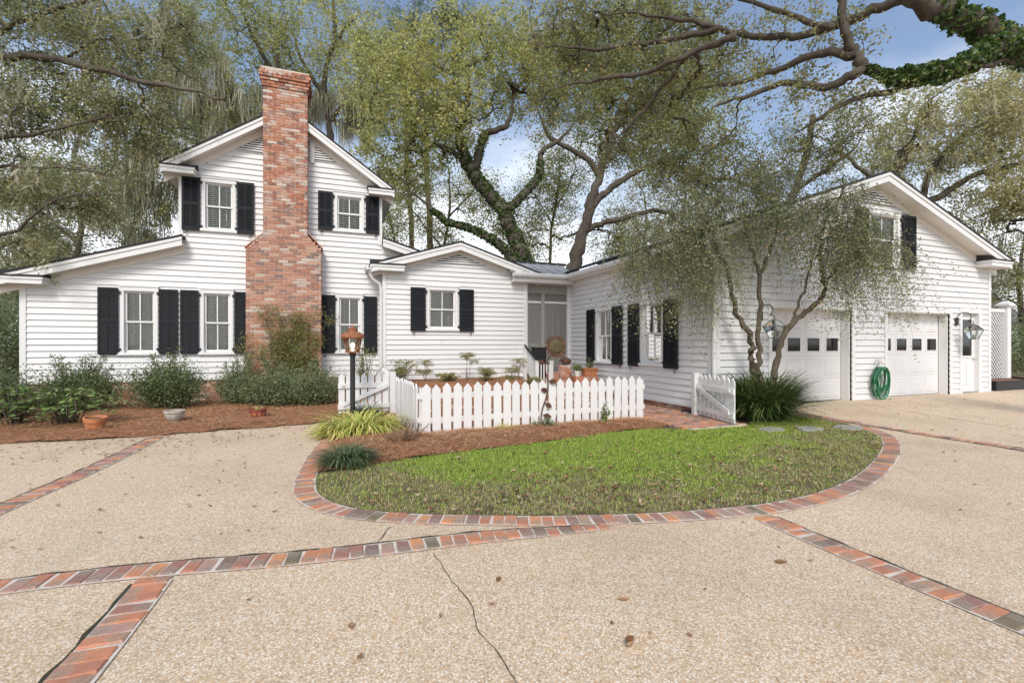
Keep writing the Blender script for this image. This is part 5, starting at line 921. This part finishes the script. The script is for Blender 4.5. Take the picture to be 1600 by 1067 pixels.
# ------------------------------------------------------------------ picket fences and gates
def picket_mesh(h, w=.135, t=.02):
    b = MB(); o = [(-w/2,0),(w/2,0),(w/2,h-.075),(0,h),(-w/2,h-.075)]; b.prism([(x, -t/2, z) for x, z in o], [(x, t/2, z) for x, z in o])
    me = bpy.data.meshes.new('picket'); me.from_pydata(b.v, [], b.f); me.materials.append(M['picket']); me.update(); return me
PK = [picket_mesh(.80), picket_mesh(.79), picket_mesh(.81)]
def fence(name, label, a, b, pitch=.172, z0=.03, rail_side=1, post_every=10, cat='fence', zf=None, group='white picket fence runs'):
    A, B = Vector((*a, 0)), Vector((*b, 0)); d_ = (B-A); L = d_.length; d_.normalize(); n_ = Vector((-d_.y, d_.x, 0))*rail_side; root = thing(name, label, cat, (a[0], a[1], 0), group); ang = math.atan2(d_.y, d_.x); k = int(L/pitch)
    for i in range(k):
        p = A+d_*(pitch*(i+.5)+random.uniform(-.006,.006)); place('picket', PK[i % 3], root, (p.x, p.y, z0+random.uniform(-.014,.012)), (random.uniform(-.015,.015), random.uniform(-.016,.016), ang+random.uniform(-.02,.02)))
    def bar(nm, q0, q1, n0, n1, z_0, z_1): MB().hexa([tuple(q0+n_*n0+Vector((0,0,z_0))), tuple(q1+n_*n0+Vector((0,0,z_0))), tuple(q1+n_*n1+Vector((0,0,z_0))), tuple(q0+n_*n1+Vector((0,0,z_0))), tuple(q0+n_*n0+Vector((0,0,z_1))), tuple(q1+n_*n0+Vector((0,0,z_1))), tuple(q1+n_*n1+Vector((0,0,z_1))), tuple(q0+n_*n1+Vector((0,0,z_1)))]).build(nm, M['picket'], root)
    for z in (.2, .58): bar('rail', A, B, .013, .05, z, z+.085)
    for q in np.linspace(0, L-.09, max(2, int(L/1.8)+1)): bar('post', A+d_*float(q), A+d_*(float(q)+.09), .052, .14, -.05, .76)
    return root
fence('picket_fence', 'long white picket fence run facing the lawn', (1.28,7.36), (5.62,7.54))
fence('picket_fence', 'short white picket fence run at the corner beside the lamp post', (1.24,7.42), (1.12,9.28), rail_side=-1)
fence('picket_fence', 'white picket fence piece running back to the house behind the left gate', (1.14,10.12), (1.2,12.6), rail_side=-1)
def gate(name, label, a, b, flip=1, latch=True):
    A, B = Vector((*a, 0)), Vector((*b, 0)); d_ = B-A; L = d_.length; d_.normalize(); n_ = Vector((-d_.y, d_.x, 0))*flip; root = thing(name, label, 'gate', (a[0], a[1], 0), 'open picket gates'); ang = math.atan2(d_.y, d_.x); k = max(5, round(L/.15)); pt = L/k
    for i in range(k): p = A+d_*(pt*(i+.5)); place('picket', PK[i % 3], root, (p.x, p.y, .06), (0, 0, ang), (pt/.172*1.02, 1, 1))
    def bar(nm, s0, z0, s1, z1, w, n0=.012, n1=.045):
        q0, q1 = A+d_*s0, A+d_*s1; MB().hexa([tuple(q0+n_*n0+Vector((0,0,z0))), tuple(q1+n_*n0+Vector((0,0,z1))), tuple(q1+n_*n1+Vector((0,0,z1))), tuple(q0+n_*n1+Vector((0,0,z0))), tuple(q0+n_*n0+Vector((0,0,z0+w))), tuple(q1+n_*n0+Vector((0,0,z1+w))), tuple(q1+n_*n1+Vector((0,0,z1+w))), tuple(q0+n_*n1+Vector((0,0,z0+w)))]).build(nm, M['picket'], root)
    bar('rail', 0, .14, L, .14, .10); bar('rail', 0, .56, L, .56, .10); bar('brace', .05, .55, L-.1, .20, .085, .046, .07)
    bar('hinge_post', -.12, -.05, -.01, -.05, .92, -.03, .09)
    if latch: bar('latch', L-.13, .60, L-.07, .60, .05, .046, .075)
    return root
gate('picket_gate', 'open white picket gate behind the lamp post', (1.10,10.05), (.10,9.98), flip=1)
gate('picket_gate', 'open white picket gate beside the ornamental grass', (6.78,7.38), (6.53,6.24), flip=-1)

# ------------------------------------------------------------------ lamp post, sunflower, pots, hose, lanterns, lattice
x, y = .355, 9.3; lp = thing('lamp_post', 'black garden lamp post with a copper capped glass lantern', 'lamp post', (x, y, 0))
MB().lathe((x,y,0), [(.075,0),(.075,.05),(.05,.08),(.046,.1),(.046,1.22),(.06,1.23),(.06,1.27),(.03,1.28)], 14).build('post', M['iron'], lp, smooth=True)
ln = MB().lathe((x,y,0), [(.05,1.27),(.14,1.285),(.14,1.305),(.115,1.315)], 6).build('lantern_base', M['copper'], lp)
MB().lathe((x,y,0), [(.185,1.545),(.215,1.56),(.215,1.59),(.19,1.63),(.13,1.665),(.085,1.675),(.085,1.72),(.095,1.725),(.06,1.745),(.02,1.76),(.02,1.79),(.0,1.80)], 24).build('lantern_cap', M['copper'], lp, smooth=True)
for k in range(6):
    a, b = [math.pi/3*(k+j) for j in (0, 1)]; p = lambda an, rr, z: (x+rr*math.cos(an), y+rr*math.sin(an), z)
    MB().tube([p(a,.118,1.31), p(a,.165,1.55)], .008, 5).build('glazing_bar', M['copper'], lp); MB().poly([p(a,.116,1.315), p(b,.116,1.315), p(b,.163,1.55), p(a,.163,1.55)]).build('pane', M['glass'], lp)
    m_ = (a+b)/2; c = [p(m_,.10*.97,1.35), p(a+.2,.128,1.43), p(m_,.14,1.51), p(b-.2,.128,1.43), p(m_,.10*.97,1.35)]; MB().tube(c, .004, 4).build('diamond_lead', M['pale_iron'], lp)
MB().lathe((x,y,1.31), [(.018,0),(.018,.05),(.035,.08),(.042,.115),(.03,.15),(0,.165)], 12).build('bulb', M['bulb'], lp, smooth=True)

x, y = 3.43, 7.42; sf = thing('sunflower_stake', 'rusty metal sunflower on a curved stake in front of the pickets', 'garden ornament', (x, y, 0))
MB().tube(smooth_path([(x-.07,y,0),(x-.05,y,.3),(x+.06,y,.55),(x+.08,y,.8),(x+.0,y,1.05),(x+.09,y,1.2),(x+.17,y,1.3)], 0, rng), .012, 7).build('stem', M['rust'], sf, smooth=True)
cx, cz = x+.20, 1.40; tilt = lambda u, v, n: (cx+u, y-.06-n+v*.15, cz+v)
dsc = MB(); n = 28; rings = [(.0,.03),(.06,.03),(.11,.022),(.135,.0),(.135,-.02),(0,-.03)]
for rr, h in rings:
    for k in range(n): a = 2*math.pi*k/n; dsc.v.append(tilt(rr*math.cos(a), rr*math.sin(a), h))
dsc.f = [(i*n+k, i*n+(k+1)%n, (i+1)*n+(k+1)%n, (i+1)*n+k) for i in range(len(rings)-1) for k in range(n)]; dsc.build('flower_disc', M['seedhead'], sf, smooth=True)
for k in range(22):
    a = 2*math.pi*k/22; l = .215+random.uniform(-.015,.02); w_ = .026; c, s = math.cos(a), math.sin(a); nn = random.uniform(-.02,.03)
    q = [tilt(.125*c+w_*s, .125*s-w_*c, 0), tilt(.165*c+w_*s*1.1, .165*s-w_*c*1.1, nn*.5), tilt(l*c, l*s, nn), tilt(.165*c-w_*s*1.1, .165*s+w_*c*1.1, nn*.5), tilt(.125*c-w_*s, .125*s+w_*c, 0)]
    MB().prism(q, [(p_[0], p_[1]+.006, p_[2]) for p_ in q]).build('petal', M['rust'], sf)
for (bx0, bz, dx, dz) in ((x+.02,1.10,-.14,.06),(x+.08,.80,.16,-.01),(x+.075,.62,-.13,.05),(x+.02,.42,.11,-.07),(x-.02,.22,.14,-.04)):
    P0 = Vector((bx0,y,bz)); d_ = Vector((dx,-.02,dz)); n_ = Vector((-dz,0,dx)).normalized()*.045
    q = [P0, P0+d_*.45+n_, P0+d_*.8+n_*.7, P0+d_*1.1, P0+d_*.8-n_*.7, P0+d_*.45-n_]; MB().prism([tuple(p_) for p_ in q], [(p_.x, p_.y+.008, p_.z) for p_ in q]).build('leaf', M['rust'], sf)
def pot(name, label, c, prof, m, tilt=(0,0,0), fill='soil'):
    t = thing(name, label, 'pot', c); b = MB().lathe(c, prof+[(prof[-1][0]-.025, prof[-1][1]), (prof[-1][0]-.035, prof[-1][1]-.05)], 26).build('bowl', M[m], t, smooth=True)
    MB().lathe(c, [(prof[-1][0]-.03, prof[-1][1]-.05), (prof[-1][0]-.035, prof[-1][1]-.04)], 20).build('potting_soil', M[fill], t); t.rotation_euler = tilt; return t
pot('terracotta_bowl', 'tilted orange terracotta bowl at the front of the left bed', (-3.60,9.55,.06), [(.11,0),(.135,.12),(.14,.135),(.152,.14),(.156,.18),(.16,.205)], 'terracotta', (.10,.06,0))
pot('stone_urn', 'grey cast stone urn in the left bed', (-2.62,9.95,.06), [(.08,0),(.075,.02),(.115,.06),(.145,.12),(.15,.165),(.163,.17),(.166,.205),(.16,.21)], 'stone')
clump('potted_sprout', 'dry grass growing in the grey stone urn', -2.62, 9.95, .09, 60, .10, .008, 'dry_blade', 120, .8, z0=.22)
pr = pot('red_pot', 'red diamond patterned pot below the broad shrub', (-1.32,10.05,.06), [(.105,0),(.135,.07),(.148,.13),(.158,.135),(.162,.165)], 'red_glaze')
for k in range(10):
    a = 2*math.pi*k/10; e = lambda aa, rr, z: (-1.32+rr*math.cos(aa), 10.05+rr*math.sin(aa), .06+z); MB().poly([e(a,.120,.025), e(a+.22,.139,.07), e(a,.149,.115), e(a-.22,.139,.07)]).build('diamond', M['terracotta'], pr)
clump('potted_sprout', 'yellow green sprouts in the red diamond pot', -1.32, 10.05, .12, 60, .12, .012, 'blade_lily', 121, .8, z0=.19)
# pieces by the porch steps
bp = thing('brick_pier', 'low round topped brick pier beside the porch steps', 'pier', (6.0,11.6,0))
cx, cy = 6.0, 11.6
MB().lathe((cx,cy,0), [(.165,0),(.165,.85)], 20).build('core', M['mortar'], bp)
for row in range(11):
    for k in range(9):
        a = 2*math.pi*(k+(row % 2)*.5)/9; w_ = .058; c, s = math.cos(a), math.sin(a); u, v = Vector((-s,c,0)), Vector((c,s,0)); C0 = Vector((cx,cy,.02+row*.075))
        MB().hexa([tuple(C0+v*p_+u*q_+Vector((0,0,z_))) for z_ in (0,.064) for p_, q_ in ((.12,-w_),(.175,-w_),(.175,w_),(.12,w_))]).build('brick', M['brick'], bp)
fr = thing('iron_figure', 'small rusty iron animal figure sitting on the brick pier', 'garden ornament', (6.0,11.6,.86))
def blob(nm, c, rr, par, m, n=12):
    prof = [(math.sin(math.pi*i/n), -math.cos(math.pi*i/n)) for i in range(n+1)]; b = MB().lathe((0,0,0), [(max(.001,p_), q_) for p_, q_ in prof], 14); b.v = [(c[0]+v[0]*rr[0], c[1]+v[1]*rr[1], c[2]+v[2]*rr[2]) for v in b.v]; b.build(nm, m, par, smooth=True)
blob('body', (6.03,11.6,.97), (.15,.10,.095), fr, M['rust']); blob('head', (5.90,11.57,1.02), (.075,.06,.06), fr, M['rust']); blob('snout', (5.83,11.56,1.0), (.045,.03,.028), fr, M['rust'])
for dx in (-.05, .1):
    for dy in (-.05, .05): MB().tube([(6.02+dx,11.6+dy,.95),(6.02+dx,11.6+dy,.865)], .018, 6).build('leg', M['rust'], fr)
for dy in (-.03,.03): MB().tube([(5.92,11.57+dy,1.06),(5.93,11.57+dy*1.4,1.11)], [.018,.004], 5).build('ear', M['rust'], fr)
pot('white_pot', 'small white pot beside the brick pier', (6.33,11.5,.55), [(.07,0),(.09,.09),(.10,.16)], 'white_pot'); shrub('potted_plant', 'leafy green plant in the white pot beside the pier', 6.33, 11.5, .17, .15, .22, 'leaf_bright', 420, .05, 130, z0=.68, cat='plant')
bx('plinth', M['brick'], bp, 6.2, 6.9, 11.35, 11.7, 0, .55)
tp = thing('terracotta_trough', 'orange terracotta trough against the wing wall', 'pot', (6.68,11.45,.55))
MB().hexa([(6.50,11.36,.55),(6.86,11.36,.55),(6.86,11.54,.55),(6.50,11.54,.55),(6.47,11.33,.76),(6.89,11.33,.76),(6.89,11.57,.76),(6.47,11.57,.76)]).build('trough', M['terracotta'], tp, bevel=.01); bx('rim', M['terracotta'], tp, 6.455, 6.905, 11.315, 11.585, .74, .775)
shrub('potted_plant', 'thin green sprouts in the terracotta trough', 6.68, 11.45, .14, .07, .25, 'leaf_bright', 160, .05, 131, z0=.76, open_=1, shoots=4, cat='plant')
bb = thing('black_box', 'black box standing on the porch steps behind the stair rail', 'box', (5.85,13.0,.42)); bx('box', M['iron'], bb, 5.66, 6.02, 12.86, 13.16, .42, 1.30, .01); bx('lid', M['iron'], bb, 5.64, 6.04, 12.84, 13.18, 1.30, 1.34)
# hose on its hanger
hg = thing('hose_hanger', 'pale scrolled iron hose hanger on the pier between the garage doors', 'hose hanger', (12.0,YR-.05,.95))
for k in range(5):
    a = math.pi*(k/4); MB().tube(smooth_path([(12.02,YR-.03,.90),(12.02+.09*math.cos(a),YR-.12,.95+.10*math.sin(a)),(12.02+.13*math.cos(a),YR-.09,1.0+.12*math.sin(a)),(12.02+.04*math.cos(a),YR-.05,1.06+.06*math.sin(a))], 0, rng), .007, 5).build('scroll', M['pale_iron'], hg)
bx('bracket', M['pale_iron'], hg, 11.93, 12.11, YR-.2, YR-.024, .86, .885)
hs = thing('garden_hose', 'coiled green garden hose hanging between the two garage doors', 'hose', (12.0,YR-.12,.15))
for k in range(11):
    w_, h_ = random.uniform(.12,.27), random.uniform(.24,.40); yy = YR-.075-.012*k; ph = random.uniform(-.08,.08)
    q = [(12.02+ph+w_*math.sin(a), yy-.02*math.cos(a), .90-h_+h_*math.cos(a)) for a in np.linspace(0, 2*math.pi, 30)]; MB().tube(q, .013, 7).build('hose_loop', M['hose'] if k % 3 else M['hose_dark'], hs, smooth=True)
MB().tube(smooth_path([(12.2,YR-.1,.5),(12.25,YR-.1,.25),(12.32,YR-.12,.16),(12.3,YR-.2,.16)], 0, rng), .013, 7).build('hose_end', M['pale_iron'], hs, smooth=True)
def wall_lantern(x, lab):
    t = thing('wall_lantern', lab, 'wall lantern', (x, YR-.3, 1.6), 'carriage lanterns on the garage front'); y0 = YR-.38
    bx('back_plate', M['iron'], t, x-.06, x+.06, YR-.06, YR-.024, 1.93, 2.12)
    MB().tube([(x,YR-.05,2.05)]+[(x, YR-.20+.14*math.cos(a), 2.13+.12*math.sin(a)) for a in np.linspace(-.3, 4.2, 18)], .011, 6).build('scroll_arm', M['iron'], t, smooth=True)
    MB().tube([(x,YR-.29,2.03),(x,y0,2.02),(x,y0,1.93)], .010, 6).build('hook', M['iron'], t)
    MB().lathe((x,y0,0), [(.07,1.915),(.065,1.93),(.02,1.95)], 4, math.pi/4).build('roof', M['patina'], t)
    for k in range(4):
        a, b = math.pi/2*k+math.pi/4, math.pi/2*(k+1)+math.pi/4; p = lambda an, rr, z: (x+rr*math.cos(an), y0+rr*math.sin(an), z)
        MB().tube([p(a,.10,1.58), p(a,.205,1.80), p(a,.07,1.92)], .011, 5).build('frame_bar', M['patina'], t); MB().tube([p(a,.205,1.80), p(b,.205,1.80)], .009, 5).build('frame_bar', M['patina'], t); MB().poly([p(a,.20,1.80), p(b,.20,1.80), p(b,.07,1.918), p(a,.07,1.918)]).build('pane', M['glass'], t); MB().poly([p(a,.10,1.58), p(b,.10,1.58), p(b,.195,1.80), p(a,.195,1.80)]).build('pane', M['glass'], t)
    MB().lathe((x,y0,0), [(.105,1.56),(.11,1.575),(.02,1.58)], 4, math.pi/4).build('base', M['patina'], t)
    for dx in (-.03,.03): MB().lathe((x+dx,y0,1.58), [(.014,0),(.014,.10),(.004,.13)], 8).build('candle', M['white_pot'], t)
wall_lantern(8.32, 'glass carriage lantern on the garage wall behind the holly trunks'); wall_lantern(15.18, 'glass carriage lantern beside the side entry door')
# lattice screen with its post
lt = thing('lattice_screen', 'white lattice screen and square post right of the garage', 'lattice', (18.5,8.2,0))
bx('post', M['trim'], lt, 19.45, 19.65, 8.1, 8.3, 0, 2.62); bx('post_cap', M['trim'], lt, 19.38, 19.72, 8.03, 8.37, 2.62, 2.68); MB().lathe((19.55,8.2,2.68), [(.22,0),(.05,.09),(.0,.1)], 4, math.pi/4).build('cap_top', M['trim'], lt)
bx('top_rail', M['trim'], lt, 17.0, 19.45, 8.16, 8.24, 2.42, 2.52); bx('bottom_rail', M['trim'], lt, 17.0, 19.45, 8.16, 8.24, .24, .32)
x0, x1, z0, z1 = 17.0, 19.45, .32, 2.42
for sg in (-1, 1):
    for k in range(-18, 36):
        c = x0+k*.135; seg = []
        za, zb = z0, z1; xa, xb = (c, c+(z1-z0)) if sg > 0 else (c, c-(z1-z0))
        t0 = 0 if xa == xb else max(0, min((x0-xa)/(xb-xa), (x1-xa)/(xb-xa))); t1 = min(1, max((x0-xa)/(xb-xa), (x1-xa)/(xb-xa)))
        if t1-t0 < .03: continue
        p, q = (xa+(xb-xa)*t0, za+(zb-za)*t0), (xa+(xb-xa)*t1, za+(zb-za)*t1); e = .021; yy = 8.19+.012*sg
        MB().prism([(p[0]-e,yy,p[1]),(p[0]+e,yy,p[1]),(q[0]+e,yy,q[1]),(q[0]-e,yy,q[1])], [(p[0]-e,yy+.009,p[1]),(p[0]+e,yy+.009,p[1]),(q[0]+e,yy+.009,q[1]),(q[0]-e,yy+.009,q[1])]).build('lath', M['trim'], lt)
def trough(x0, x1, y0, y1, lab):
    t = thing('planter_trough', lab, 'planter', (x0, y0, 0), 'black planters by the lattice'); bx('side', M['iron'], t, x0, x1, y0, y0+.03, .05, .42); bx('side', M['iron'], t, x0, x1, y1-.03, y1, .05, .42); bx('end', M['iron'], t, x0, x0+.03, y0+.03, y1-.03, .05, .42); bx('end', M['iron'], t, x1-.03, x1, y0+.03, y1-.03, .05, .42); bx('filling', M['mulch'], t, x0+.03, x1-.03, y0+.03, y1-.03, .06, .40)
trough(17.1, 19.0, 7.35, 7.9, 'black planter trough of brown mulch against the lattice'); trough(19.9, 21.6, 7.9, 8.4, 'black planter trough right of the lattice post')
dg = thing('drain_cover', 'round black drain cover beside the brick walk', 'drain cover', (6.98,7.9,.03)); MB().lathe((6.98,7.9,.02), [(.15,0),(.15,.03),(.13,.035)], 20).build('ring', M['iron'], dg); 
for k in range(5): bx('bar', M['iron'], dg, 6.87+.05*k, 6.89+.05*k, 7.8, 8.0, .054, .062)
nh = thing('neighbour_house', 'grey roof of a neighbouring house above the right hedge', 'house', (52,26,0)); bx('wall', M['siding'], nh, 46, 60, 24, 34, 0, 3); MB().prism([(45,23.5,3),(61,23.5,3),(53,23.5,6.5)], [(45,34.5,3),(61,34.5,3),(53,34.5,6.5)]).build('roof', M['grey_roof'], nh)
